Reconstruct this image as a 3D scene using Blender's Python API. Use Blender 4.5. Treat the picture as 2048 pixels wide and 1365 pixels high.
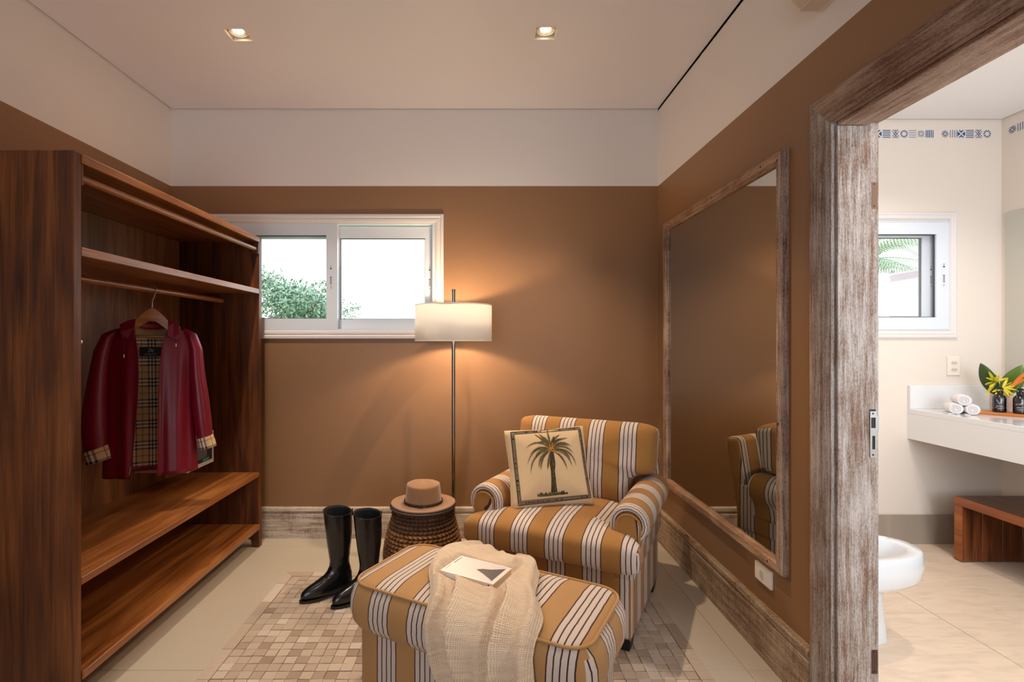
import bpy, bmesh, math, random
from math import sin, cos, pi, radians, sqrt, floor
from mathutils import Vector, Matrix, noise
from mathutils.bvhtree import BVHTree
random.seed(7)
for _o in list(bpy.data.objects): bpy.data.objects.remove(_o)
SC = bpy.context.scene
COL = SC.collection

# ---------------------------------------------------------------- camera, world, lights, exposure
cam_d = bpy.data.cameras.new('camera'); cam = bpy.data.objects.new('camera', cam_d); COL.objects.link(cam)
cam.location = (0, 0, 1.3); cam.rotation_euler = (pi/2, 0, 0)
cam_d.sensor_width = 36; cam_d.lens = 18.0; cam_d.shift_x = 64/2048; cam_d.clip_start = .02
SC.camera = cam
SC.view_settings.view_transform = 'Standard'; SC.view_settings.look = 'None'
SC.view_settings.gamma = 1; SC.view_settings.use_curve_mapping = False
SC.view_settings.exposure = -0.14
world = bpy.data.worlds.new('sky'); SC.world = world; world.use_nodes = True
_bg = world.node_tree.nodes['Background']
_bg.inputs[0].default_value = (0.93, 0.965, 1.0, 1); _bg.inputs[1].default_value = 3.5

def lamp(name, kind, loc, energy, col, rot=(0,0,0), **kw):
    d = bpy.data.lights.new(name, kind); d.energy = energy; d.color = col
    for k, v in kw.items(): setattr(d, k, v)
    o = bpy.data.objects.new(name, d); COL.objects.link(o); o.location = loc; o.rotation_euler = rot
    return o
WARM = (1.0, 0.72, 0.44); WARM2 = (1.0, 0.84, 0.66); COOL = (0.80, 0.90, 1.0)
# area lamp added for daylight behind the camera, in an unseen, assumed opening
lamp('daylight_fill', 'AREA', (-0.95, -2.10, 1.2), 13, (.74, .87, 1.0), (radians(90), 0, 0), shape='RECTANGLE', size=1.7, size_y=2.2)
# recessed downlights left and right, then an added fill spot
lamp('downlight_beam_left', 'SPOT', (-1.209, 2.562, 2.80), 104, WARM2, spot_size=radians(92), spot_blend=.6, shadow_soft_size=.022)
lamp('downlight_beam_right', 'SPOT', (0.327, 2.549, 2.80), 122, (1.0, .77, .53), spot_size=radians(92), spot_blend=.6, shadow_soft_size=.022)
lamp('rear_fill_spot', 'SPOT', (-0.45, 0.45, 2.80), 22, (1.0, .88, .74), spot_size=radians(110), spot_blend=.7, shadow_soft_size=.03)  # unseen spot without a fixture, added to fill the ceiling by floor bounce
# bulb of the floor lamp
lamp('floor_lamp_bulb', 'POINT', (-0.158, 3.05, 1.41), 36, (1.0, .76, .50), shadow_soft_size=.03)
# bathroom lamps
lamp('bathroom_beam_far', 'SPOT', (2.35, 2.35, 2.70), 68, (1.0, .89, .79), spot_size=radians(135), spot_blend=.6, shadow_soft_size=.03)
lamp('bathroom_beam_near', 'SPOT', (2.05, 1.0, 2.70), 62, (1.0, .91, .83), spot_size=radians(140), spot_blend=.6, shadow_soft_size=.03)
lamp('bathroom_daylight_fill', 'AREA', (1.85, -0.40, 1.5), 60, (.72, .86, 1.0), (radians(90), 0, radians(-28)), shape='RECTANGLE', size=1.6, size_y=1.4)  # unseen area lamp added for cool daylight, turned toward the counter

# ---------------------------------------------------------------- materials
def lin(c):
    return tuple(((v/255)/12.92 if v/255 <= .04045 else ((v/255+.055)/1.055)**2.4) for v in c) + (1,)
class Mat:
    def __init__(s, name, rough=.5, col=(200,200,200), metal=0, **kw):
        s.m = bpy.data.materials.new(name); s.m.use_nodes = True; s.nt = s.m.node_tree
        s.p = s.nt.nodes['Principled BSDF']; s.out = s.nt.nodes['Material Output']
        s.p.inputs['Base Color'].default_value = lin(col); s.p.inputs['Roughness'].default_value = rough
        s.p.inputs['Metallic'].default_value = metal
        for k, v in kw.items(): s.p.inputs[k.replace('_', ' ')].default_value = v
    def n(s, typ, ins=None, **props):
        nd = s.nt.nodes.new(typ)
        for k, v in props.items(): setattr(nd, k, v)
        for k, v in (ins or {}).items():
            sock = nd.inputs[k]
            if isinstance(v, bpy.types.NodeSocket): s.nt.links.new(v, sock)
            else: sock.default_value = v
        return nd
    def math(s, op, a, b=0.0, c=0.0):
        return s.n('ShaderNodeMath', {0: a, 1: b, 2: c}, operation=op).outputs[0]
    def mix(s, f, a, b, mode='MIX'):
        nd = s.n('ShaderNodeMix', {0: f}, data_type='RGBA', blend_type=mode)
        for i, v in ((6, a), (7, b)):
            if isinstance(v, bpy.types.NodeSocket): s.nt.links.new(v, nd.inputs[i])
            else: nd.inputs[i].default_value = lin(v) if len(v) == 3 else v
        return nd.outputs[2]
    def coords(s, which='Object', scale=(1,1,1), loc=(0,0,0), rot=(0,0,0)):
        t = s.n('ShaderNodeTexCoord'); mp = s.n('ShaderNodeMapping', {0: t.outputs[which], 1: loc, 2: rot, 3: scale})
        return mp.outputs[0]
    def noise(s, vec, scale=5, detail=3, rough=.55, dist=0.0):
        return s.n('ShaderNodeTexNoise', {'Vector': vec, 'Scale': scale, 'Detail': detail, 'Roughness': rough, 'Distortion': dist}).outputs[0]
    def ramp(s, f, stops):
        r = s.n('ShaderNodeValToRGB', {0: f}); e = r.color_ramp.elements
        e[0].position = stops[0][0]; e[0].color = lin(stops[0][1]); e[1].position = stops[-1][0]; e[1].color = lin(stops[-1][1])
        for p, c in stops[1:-1]:
            q = e.new(p); q.color = lin(c)
        return r.outputs[0]
    def rampf(s, f, a, b):
        return s.n('ShaderNodeMapRange', {0: f, 1: a, 2: b, 3: 0.0, 4: 1.0}, clamp=True).outputs[0]
    def col(s, sock): s.nt.links.new(sock, s.p.inputs['Base Color'])
    def set(s, name, sock): s.nt.links.new(sock, s.p.inputs[name])
    def bump(s, h, strength=.3, dist=.002):
        b = s.n('ShaderNodeBump', {'Height': h, 'Strength': strength, 'Distance': dist})
        s.nt.links.new(b.outputs[0], s.p.inputs['Normal'])

def plain(name, col, rough=.5, metal=0, **kw): return Mat(name, rough, col, metal, **kw).m

def paint(name, low, high=None, split=2.325, rough=.45):
    a = Mat(name, rough)
    vec = a.coords('Object', (1,1,1))
    n1 = a.noise(vec, 1.3, 3); n2 = a.noise(vec, 90, 2)
    c = a.mix(a.math('MULTIPLY', n1, .12), low, tuple(int(v*.82) for v in low))
    if high:
        g = a.n('ShaderNodeNewGeometry'); sp = a.n('ShaderNodeSeparateXYZ', {0: g.outputs['Position']})
        up = a.math('GREATER_THAN', sp.outputs[2], split)
        c = a.mix(up, c, high)
        a.set('Roughness', a.math('ADD', a.math('MULTIPLY', up, .15), rough))
    a.col(c); a.bump(n2, .08, .001)
    return a.m

def wood(name, dark, mid, light, axis=2, rough=.38, scale=1.0, contrast=1.0, seed=0, coat=0.0):
    a = Mat(name, rough)
    sc = [26*scale]*3; sc[axis] = 1.1*scale
    warp = a.noise(a.coords('Object', tuple(sc), (seed*3.1, seed*1.7, seed*2.3)), 1.0, 5, .6, .8)
    sc1 = [6*scale]*3; sc1[axis] = .8*scale
    fig = a.noise(a.coords('Object', tuple(sc1), (seed*1.1, seed*2.7, seed*.3)), 1.0, 2, .5, .6)
    w = a.n('ShaderNodeMath', {0: a.math('MULTIPLY', fig, 34.0)}, operation='SINE').outputs[0]
    sc2 = [170*scale]*3; sc2[axis] = 4*scale
    fine = a.noise(a.coords('Object', tuple(sc2)), 1.0, 3, .7)
    big = a.noise(a.coords('Object', (1.1,1.1,1.1), (seed, 0, 0)), 1.5, 2)
    f = a.math('ADD', a.math('MULTIPLY', w, .045), a.math('MULTIPLY', warp, .46))
    f = a.math('ADD', f, a.math('MULTIPLY', fine, .30)); f = a.math('ADD', f, a.math('MULTIPLY', big, .24))
    c = a.ramp(f, [(.34, dark), (.50, mid), (.68, light)])
    a.col(c); a.bump(fine, .12, .001)
    a.set('Roughness', a.math('ADD', a.math('MULTIPLY', fine, .18), rough-.08))
    a.p.inputs['Coat Weight'].default_value = coat; a.p.inputs['Coat Roughness'].default_value = .25
    return a.m

def whitewash(name, axis=2, pale=(188,172,158), brown=(104,66,44), amount=.5, seed=0, cross=True):
    a = Mat(name, .7)
    sc = [60]*3; sc[axis] = 3.0
    n1 = a.noise(a.coords('Object', tuple(sc), (seed, seed*2, seed*.7)), 1.0, 5, .65, .3)
    sc = [260]*3; sc[axis] = 14
    n2 = a.noise(a.coords('Object', tuple(sc), (seed*2, seed, 3)), 1.0, 4, .7)
    n3 = a.noise(a.coords('Object', (5,5,5), (seed*5,1,seed)), 1.0, 3, .6)
    sc = [11]*3; sc[axis] = 200
    n4 = a.noise(a.coords('Object', tuple(sc)), 1.0, 2, .5)
    f = a.math('ADD', a.math('MULTIPLY', n1, .42), a.math('MULTIPLY', n2, .34))
    f = a.math('ADD', f, a.math('MULTIPLY', n3, .36))
    if cross: f = a.math('ADD', f, a.math('MULTIPLY', a.math('SUBTRACT', n4, .5), .22))
    spk = a.noise(a.coords('Object', tuple(420 if i != axis else 110 for i in range(3))), 1.0, 2, .6)
    f = a.math('ADD', f, a.math('MULTIPLY', a.math('SUBTRACT', spk, .5), .34))
    m = a.rampf(f, .47+(.5-amount)*.3, .68+(.5-amount)*.3)
    b2 = a.mix(n2, tuple(int(v*.72) for v in brown), tuple(min(255, int(v*1.2)) for v in brown))
    p2 = a.mix(n1, tuple(int(v*.84) for v in pale), tuple(min(255, int(v*1.06)) for v in pale))
    a.col(a.mix(m, b2, p2)); a.bump(a.math('ADD', n2, a.math('MULTIPLY', m, .5)), .5, .002)
    return a.m

def stripes(name, off=0.0, P=.16, setw=.08, base=(162,112,50), pale=(204,188,176)):
    a = Mat(name, .85)
    a.p.inputs['Sheen Weight'].default_value = .12
    uv = a.n('ShaderNodeTexCoord').outputs['UV']; sp = a.n('ShaderNodeSeparateXYZ', {0: uv})
    nz = a.noise(uv, 22, 2)
    u = a.math('ADD', sp.outputs[0], a.math('MULTIPLY', a.math('SUBTRACT', nz, .5), .0035))
    u = a.math('ADD', u, 16.0+off)
    t = a.math('MODULO', u, P)
    inset = a.math('LESS_THAN', t, setw)
    b = a.math('MODULO', t, setw/4)
    line = a.math('MULTIPLY', a.math('LESS_THAN', b, .0044), a.math('LESS_THAN', t, setw+.0044))
    wx = a.n('ShaderNodeTexWave', {'Vector': uv, 'Scale': 260.0}, wave_type='BANDS', bands_direction='X').outputs[1]
    wy = a.n('ShaderNodeTexWave', {'Vector': uv, 'Scale': 260.0}, wave_type='BANDS', bands_direction='Y').outputs[1]
    wv = a.math('ADD', wx, wy)
    fz = a.noise(uv, 700, 2)
    tone = a.math('MULTIPLY', a.noise(a.n('ShaderNodeMapping', {0: uv, 3: (40, 260, 1)}).outputs[0], 1.0, 2), .22)
    c = a.mix(tone, base, tuple(int(v*.6) for v in base))
    c = a.mix(inset, c, a.mix(tone, pale, tuple(int(v*.7) for v in pale)))
    c = a.mix(line, c, (62, 22, 22))
    a.col(c); a.bump(a.math('ADD', wv, fz), .25, .0008)
    return a.m

def tartan(name):
    a = Mat(name, .8)
    uv = a.n('ShaderNodeTexCoord').outputs['UV']; sp = a.n('ShaderNodeSeparateXYZ', {0: uv})
    def band(x, P):
        t = a.math('MODULO', a.math('ADD', x, 10.0), P)
        blk = None; 
        for k in range(3):
            lo = k*P*.17; 
            m = a.math('MULTIPLY', a.math('GREATER_THAN', t, lo), a.math('LESS_THAN', t, lo+P*.085))
            blk = m if blk is None else a.math('ADD', blk, m)
        wht = a.math('SUBTRACT', a.math('LESS_THAN', t, P*.425), blk)
        red = a.math('MULTIPLY', a.math('GREATER_THAN', t, P*.69), a.math('LESS_THAN', t, P*.72))
        return blk, wht, red
    bx, wx, rx = band(sp.outputs[0], .084); by, wy, ry = band(sp.outputs[1], .105)
    c = a.mix(a.math('MULTIPLY', a.math('MAXIMUM', wx, wy), .8), (214,178,134), (232,222,212))
    c = a.mix(a.math('MULTIPLY', a.math('MAXIMUM', rx, ry), .85), c, (120,24,26))
    c = a.mix(a.math('MULTIPLY', a.math('ADD', bx, by), .62), c, (14,16,26))
    a.col(c)
    return a.m

def floor_stone(name, c1, c2, speck=.5, vein=False, rough=.35):
    a = Mat(name, rough)
    v = a.coords('Object', (1,1,1))
    n0 = a.noise(v, 2.2, 3); n1 = a.noise(v, 160, 3, .7)
    c = a.mix(n0, c1, c2)
    if vein:
        nv = a.noise(a.coords('Object', (3, 14, 1), rot=(0,0,.35)), 1.6, 4, .6, .9)
        c = a.mix(a.math('MULTIPLY', a.rampf(nv, .42, .68), .5), c, tuple(int(x*.84) for x in c1))
    c = a.mix(a.math('MULTIPLY', a.rampf(n1, .58, .72), speck), c, tuple(int(x*.66) for x in c1))
    a.col(c); a.set('Roughness', a.math('ADD', a.math('MULTIPLY', n1, .15), rough-.05))
    return a.m

def glass_mat(name, tint=(255,255,255), refl=.06):
    a = Mat(name)
    tr = a.n('ShaderNodeBsdfTransparent', {0: lin(tint)}); gl = a.n('ShaderNodeBsdfGlossy', {0: (1,1,1,1), 'Roughness': .02})
    lw = a.n('ShaderNodeLayerWeight', {0: .35})
    f = a.math('ADD', a.math('MULTIPLY', lw.outputs[1], .25), refl*.4)
    mx = a.n('ShaderNodeMixShader', {0: f, 1: tr.outputs[0], 2: gl.outputs[0]})
    a.nt.links.new(mx.outputs[0], a.out.inputs[0])
    return a.m

def emit(name, col, s):
    a = Mat(name); e = a.n('ShaderNodeEmission', {0: lin(col), 1: s}); a.nt.links.new(e.outputs[0], a.out.inputs[0]); return a.m

def hide(name):
    a = Mat(name, .6)
    oi = a.n('ShaderNodeObjectInfo').outputs['Random']
    at = a.n('ShaderNodeAttribute', attribute_name='tone').outputs['Fac']
    v = a.coords('Object', (14, 90, 10))
    n1 = a.noise(v, 1.0, 4, .6, .4)
    f = a.math('ADD', oi, at)
    c = a.ramp(f, [(0.0, (158,136,118)), (.18, (198,182,164)), (.42, (184,164,146)), (.62, (208,192,176)), (.86, (192,174,154)), (1.0, (218,206,194))])
    c = a.mix(a.math('MULTIPLY', n1, .38), c, (128,104,86))
    a.col(c); a.bump(n1, .25, .001)
    return a.m

def weave_cloth(name, col, dark):
    a = Mat(name, .95); a.p.inputs['Sheen Weight'].default_value = .25
    uv = a.n('ShaderNodeTexCoord').outputs['UV']
    nz = a.noise(uv, 12, 3)
    d = a.n('ShaderNodeVectorMath', {0: uv, 1: a.n('ShaderNodeCombineXYZ', {0: a.math('MULTIPLY', nz, .010), 1: a.math('MULTIPLY', nz, .018)}).outputs[0]}, operation='ADD').outputs[0]
    wx = a.n('ShaderNodeTexWave', {'Vector': d, 'Scale': 78.0, 'Distortion': 2.6, 'Detail': 2.0, 'Detail Scale': 2.0}, bands_direction='X').outputs[1]
    wy = a.n('ShaderNodeTexWave', {'Vector': d, 'Scale': 92.0, 'Distortion': 3.2, 'Detail': 2.0, 'Detail Scale': 2.0}, bands_direction='Y').outputs[1]
    h = a.math('MAXIMUM', a.math('POWER', wx, 3.0), a.math('POWER', wy, 2.0))
    slub = a.noise(a.n('ShaderNodeMapping', {0: uv, 3: (9, 120, 1)}).outputs[0], 1.0, 3)
    h2 = a.math('ADD', a.math('MULTIPLY', h, .55), a.math('MULTIPLY', slub, .8))
    a.col(a.mix(a.rampf(h2, .25, 1.0), dark, col)); a.bump(h2, .8, .003)
    return a.m

M = {}
M['brown_paint'] = paint('brown_and_white_paint', (138,100,66), (220,213,210))
M['white_paint'] = paint('white_paint', (226,214,202), rough=.55)
M['ceiling_paint'] = paint('ceiling_paint', (222,218,222), rough=.5)
M['wood_side'] = wood('walnut_side', (48,22,7), (90,46,16), (130,74,30), 2, .42, 1.0, seed=1)
M['wood_y'] = wood('walnut_shelf', (92,50,20), (140,82,38), (182,118,62), 1, .33, 1.0, seed=2, coat=.25)
M['wood_back'] = wood('walnut_back', (84,50,26), (122,76,42), (152,100,60), 2, .45, 1.2, seed=3)
M['wood_rod'] = wood('rod_wood', (110,58,24), (156,92,44), (186,118,64), 1, .3, 1.6, seed=4, coat=.4)
M['wood_hanger'] = wood('hanger_wood', (150,92,50), (190,124,72), (210,150,96), 0, .35, 2.0, seed=5, coat=.4)
M['wood_bench'] = wood('bench_wood', (52,24,10), (104,52,22), (150,82,38), 2, .35, 1.4, seed=6, coat=.3)
M['wood_bench_top'] = wood('bench_top_wood', (44,22,12), (84,46,26), (120,70,42), 1, .35, 1.4, seed=8, coat=.3)
M['wood_edge'] = wood('bench_edge_wood', (96,50,22), (140,76,34), (170,98,50), 1, .4, .8, seed=12)
M['wood_tray'] = wood('tray_wood', (150,84,34), (190,116,54), (214,142,76), 0, .4, 2.0, seed=7)
M['ww_x'] = whitewash('whitewashed_wood_along_x', 0, amount=.74, pale=(208,194,178), brown=(120,84,62))
M['ww_y'] = whitewash('whitewashed_wood_along_y', 1, pale=(186,162,134), amount=.60, brown=(112,78,52), seed=2)
M['ww_z'] = whitewash('whitewashed_wood_upright', 2, pale=(186,176,168), brown=(112,80,58), amount=.55, seed=4, cross=False)
M['ww_case_y'] = whitewash('whitewashed_wood_head', 1, pale=(176,150,132), brown=(110,72,52), amount=.55, seed=6, cross=False)
M['ww_mirror_y'] = whitewash('mirror_wood_along_y', 1, pale=(186,152,124), brown=(120,74,46), amount=.58, seed=8, cross=False)
M['ww_mirror_z'] = whitewash('mirror_wood_upright', 2, pale=(190,166,148), brown=(94,58,40), amount=.58, seed=9, cross=False)
M['stripe_seat'] = stripes('striped_canvas_seat', .025)
M['stripe_ott'] = stripes('striped_canvas_ottoman', 0.0, base=(176,132,80))
M['tartan'] = tartan('checked_lining')
M['floor'] = floor_stone('cream_stone', (196,184,168), (186,174,156))
M['grout'] = plain('grout', (132,116,100), .9)
M['bath_floor'] = floor_stone('veined_cream_tile', (232,208,184), (222,200,176), .12, True, .3)
M['bath_skirt'] = floor_stone('taupe_tile', (172,156,140), (160,146,132), .15, True, .35)
M['pvc'] = plain('white_window_frame', (214,220,230), .35)
M['trim_white'] = plain('cream_white_trim', (220,214,212), .5)
M['gasket'] = plain('dark_gasket', (58,66,74), .5)
M['glass'] = glass_mat('window_glass')
M['mirror'] = plain('mirror_glass', (206,206,200), .015, 1.0)
M['dark'] = plain('dark_hole', (18,14,12), .6)
M['steel'] = plain('brushed_steel', (176,178,180), .32, 1.0)
M['chrome'] = plain('dark_chrome', (150,146,142), .18, 1.0)
M['porcelain'] = plain('white_porcelain', (214,218,222), .12, Coat_Weight=.5)
M['quartz'] = plain('white_countertop', (226,226,226), .12, Coat_Weight=.3)
M['switch'] = plain('white_plastic', (228,218,206), .35)
M['leather'] = plain('black_leather', (15,15,18), .24, Coat_Weight=.35, Coat_Roughness=.22)
M['leather_in'] = plain('boot_lining', (14,16,22), .8)
M['felt'] = plain('tan_felt', (142,102,68), .95, Sheen_Weight=.4)
M['band'] = plain('dark_hat_band', (42,26,24), .6)
M['black_leg'] = plain('black_wood', (18,14,14), .45)
M['coat'] = plain('burgundy_cloth', (122,0,34), .36)
M['coat_dark'] = plain('burgundy_cloth_inside', (92,8,34), .6)
M['yoke'] = plain('beige_yoke', (168,136,104), .8)
M['pillow'] = plain('natural_linen', (214,182,140), .9, Sheen_Weight=.2)
M['palm1'] = plain('print_dark_green', (58,50,24), .9)
M['palm2'] = plain('print_olive', (112,96,44), .9)
M['palm3'] = plain('print_orange', (190,116,40), .9)
M['print_black'] = plain('print_black', (34,28,24), .9)
M['print_band'] = plain('print_mottled_band', (124,106,84), .9)
M['throw'] = weave_cloth('cream_gauze_cloth', (242,222,198), (200,162,122))
M['page'] = plain('book_pages', (206,180,140), .8)
M['cover'] = plain('book_cover', (222,212,208), .35)
M['cover_grey'] = plain('book_photo_grey', (206,198,196), .35)
M['mount'] = plain('book_photo_mountain', (58,54,58), .5)
M['towel'] = plain('white_terry', (224,220,220), .95, Sheen_Weight=.3)
M['bottle'] = plain('dark_bottle', (22,12,14), .12, Coat_Weight=.5)
M['bottle_cap'] = plain('black_plastic', (14,14,18), .35)
M['ink_white'] = plain('white_print', (214,214,220), .6)
M['ink_blue'] = plain('blue_stencil_paint', (10,78,136), .8)
M['leaf_dark'] = plain('dark_green_leaf', (52,74,24), .35)
M['leaf_mid'] = plain('mid_green_leaf', (84,112,34), .35)
M['leaf_yellow'] = plain('yellow_leaf', (206,190,44), .4)
M['leaf_orange'] = plain('orange_bract', (222,120,36), .4)
M['vase'] = plain('blush_ceramic', (206,172,156), .4)
M['bulb'] = emit('lit_lamp_face', (255,236,200), 9.0)
M['reflector'] = plain('reflector', (236,226,210), .25)
M['hide'] = hide('cowhide_patch')
M['green_label'] = plain('green_label', (60,140,120), .4)
M['glossy_dark'] = plain('dark_glazed_front', (52,48,50), .12)
M['case_white'] = plain('pale_metal_case', (186,176,176), .4)
M['garden_wall'] = plain('cream_render', (246,234,212), .9)
M['coping'] = plain('grey_coping', (150,140,150), .8)
M['foliage'] = plain('foliage', (128,160,136), .6)
M['foliage2'] = plain('foliage_light', (168,196,168), .6)
M['bark'] = plain('bark', (110,90,74), .9)
M['grass'] = plain('lawn', (96,124,70), .9)
M['cleat'] = plain('lock_grey', (150,154,160), .4)
M['red'] = plain('red_mark', (150,30,36), .5)
a = Mat('lampshade_linen', .9, (236,226,210))
_tr = a.n('ShaderNodeBsdfTranslucent', {0: lin((232,238,250))}); _mx = a.n('ShaderNodeMixShader', {0: .18})
a.nt.links.new(a.p.outputs[0], _mx.inputs[1]); a.nt.links.new(_tr.outputs[0], _mx.inputs[2]); a.nt.links.new(_mx.outputs[0], a.out.inputs[0])
M['shade'] = a.m
a = Mat('woven_rope', .85)
_n = a.noise(a.coords('Object', (30,30,120)), 1.0, 3); _at = a.n('ShaderNodeAttribute', attribute_name='tone').outputs['Fac']
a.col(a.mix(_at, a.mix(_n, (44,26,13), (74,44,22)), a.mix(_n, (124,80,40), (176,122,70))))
M['rope'] = a.m

# ---------------------------------------------------------------- mesh helpers
class MB:
    def __init__(s): s.v = []; s.f = []; s.uv = None
    def add(s, vs, fs, uvs=None):
        o = len(s.v); s.v += [tuple(p) for p in vs]; s.f += [tuple(i+o for i in f) for f in fs]
        if uvs is not None:
            if s.uv is None: s.uv = [(0,0)]*o
            s.uv += uvs
        elif s.uv is not None: s.uv += [(0,0)]*len(vs)
        return s
    def box(s, x0, x1, y0, y1, z0, z1, bev=0, seg=2):
        if bev:
            bm = bmesh.new(); bmesh.ops.create_cube(bm, size=1)
            for v in bm.verts: v.co = Vector(((x0+x1)/2+v.co.x*(x1-x0), (y0+y1)/2+v.co.y*(y1-y0), (z0+z1)/2+v.co.z*(z1-z0)))
            bmesh.ops.bevel(bm, geom=bm.edges[:], offset=bev, segments=seg, profile=.5, affect='EDGES')
            bm.verts.index_update()
            s.add([v.co[:] for v in bm.verts], [[v.index for v in f.verts] for f in bm.faces]); bm.free(); return s
        return s.add([(x0,y0,z0),(x1,y0,z0),(x1,y1,z0),(x0,y1,z0),(x0,y0,z1),(x1,y0,z1),(x1,y1,z1),(x0,y1,z1)],
                     [(3,2,1,0),(4,5,6,7),(0,1,5,4),(1,2,6,5),(2,3,7,6),(3,0,4,7)])
    def loft(s, rings, closed=True, cap0=False, cap1=False, uvs=None):
        n = len(rings[0]); vs = [p for r in rings for p in r]; fs = []
        m = n if closed else n-1
        for i in range(len(rings)-1):
            for j in range(m):
                k = (j+1) % n; fs.append((i*n+j, i*n+k, (i+1)*n+k, (i+1)*n+j))
        if cap0: fs.append(tuple(range(n-1, -1, -1)))
        if cap1: fs.append(tuple((len(rings)-1)*n+j for j in range(n)))
        return s.add(vs, fs, uvs)
    def tube(s, pts, r, seg=10, caps=True, closed=False):
        pts = [Vector(p) for p in pts]; rings = []; n = len(pts); up = None
        rr = r if hasattr(r, '__len__') else [r]*n
        for i, p in enumerate(pts):
            if closed: t = pts[(i+1) % n]-pts[i-1]
            else: t = pts[min(i+1, n-1)]-pts[max(i-1, 0)]
            t.normalize()
            if up is None:
                up = Vector((0,0,1)) if abs(t.z) < .9 else Vector((1,0,0))
            sx = t.cross(up); sx.normalize(); up = sx.cross(t); up.normalize()
            rings.append([tuple(p+sx*cos(2*pi*k/seg)*rr[i]+up*sin(2*pi*k/seg)*rr[i]) for k in range(seg)])
        if closed: rings.append(rings[0])
        return s.loft(rings, True, caps and not closed, caps and not closed)
    def lathe(s, prof, c=(0,0,0), seg=32, cap0=False, cap1=False, sx=1, sy=1):
        rings = [[(c[0]+r*sx*cos(2*pi*k/seg), c[1]+r*sy*sin(2*pi*k/seg), c[2]+z) for k in range(seg)] for r, z in prof]
        return s.loft(rings, True, cap0, cap1)
    def prism(s, out, z0, z1, fn=None):
        fn = fn or (lambda x, y, z: (x, y, z))
        n = len(out); vs = [fn(x, y, z0) for x, y in out]+[fn(x, y, z1) for x, y in out]
        fs = [tuple(range(n-1, -1, -1)), tuple(range(n, 2*n))]+[(i, (i+1) % n, n+(i+1) % n, n+i) for i in range(n)]
        return s.add(vs, fs)
    def xf(s, m):
        s.v = [tuple(m @ Vector(p)) for p in s.v]; return s

def setp(o, label=None, cat=None, group=None, kind=None):
    if label: o['label'] = label
    if cat: o['category'] = cat
    if group: o['group'] = group
    if kind: o['kind'] = kind
    return o
def thing(name, label, cat, loc=(0,0,0), rz=0, group=None):
    o = bpy.data.objects.new(name, None); COL.objects.link(o); o.empty_display_size = .1
    o.location = loc; o.rotation_euler = (0, 0, rz)
    return setp(o, label, cat, group)
def build(name, mb, mat, parent=None, smooth=0, world=True, uvf=None, kind=None, label=None, solid=0, tone=None):
    me = bpy.data.meshes.new(name); vs = mb.v
    if parent is not None and world:
        mi = (Matrix.Translation(parent.location) @ Matrix.Rotation(parent.rotation_euler.z, 4, 'Z')).inverted() if parent.parent is None else \
             (Matrix.Translation(parent.parent.location) @ Matrix.Rotation(parent.parent.rotation_euler.z, 4, 'Z')).inverted()
        vs = [tuple(mi @ Vector(p)) for p in vs]
    me.from_pydata(vs, [], mb.f); me.update()
    if mb.uv:
        l = me.uv_layers.new(name='UVMap')
        for lp in me.loops: l.data[lp.index].uv = mb.uv[lp.vertex_index]
    if uvf:
        l = me.uv_layers.new(name='UVMap')
        for p in me.polygons:
            for li in p.loop_indices: l.data[li].uv = uvf(me.vertices[me.loops[li].vertex_index].co, p.normal)
    if smooth:
        me.shade_smooth()
        if smooth < 180: me.set_sharp_from_angle(angle=radians(smooth))
    if tone is not None:
        at = me.attributes.new('tone', 'FLOAT', 'POINT'); at.data.foreach_set('value', tone)
    me.materials.append(mat)
    o = bpy.data.objects.new(name, me); COL.objects.link(o); o.parent = parent
    if solid:
        md = o.modifiers.new('thickness', 'SOLIDIFY'); md.thickness = solid; md.offset = 0
    return setp(o, label, None, None, kind)
def struct(name, mb, mat, **kw):
    return build(name, mb, mat, kind='structure', **kw)
def bmfix(o):   # consistent outward normals
    bm = bmesh.new(); bm.from_mesh(o.data); bmesh.ops.recalc_face_normals(bm, faces=bm.faces[:]); bm.to_mesh(o.data); bm.free(); return o

F = 1024.0
def P(px, py, Y):            # a point seen at (px, py) at depth Y, worked out once while measuring
    return ((px-960)*Y/F, Y, 1.3-(py-683)*Y/F)
def rounded(w, d, r, n=6, cx=0, cy=0):
    out = []
    for (sx, sy, a0) in ((1,1,0), (-1,1,90), (-1,-1,180), (1,-1,270)):
        for k in range(n+1):
            t = radians(a0+90*k/n); out.append((cx+sx*(w/2-r)+r*cos(t), cy+sy*(d/2-r)+r*sin(t)))
    return out
def roundpoly(pts, r, n=5, dens=.03):      # round the corners of a polygon, then resample the straight runs
    out = []; m = len(pts)
    for i in range(m):
        a, b, c = Vector(pts[i-1]), Vector(pts[i]), Vector(pts[(i+1) % m])
        d1 = (a-b); d2 = (c-b); rr = min(r, d1.length*.45, d2.length*.45)
        p1 = b+d1.normalized()*rr; p2 = b+d2.normalized()*rr
        for k in range(n+1):
            t = k/n; out.append(tuple((1-t)**2*p1+2*t*(1-t)*b+t*t*p2))
    res = []
    for i in range(len(out)):
        a, b = Vector(out[i]), Vector(out[(i+1) % len(out)]); res.append(tuple(a)); L = (b-a).length
        q = int(L/dens)
        for k in range(1, q): res.append(tuple(a.lerp(b, k/q)))
    return res
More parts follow.
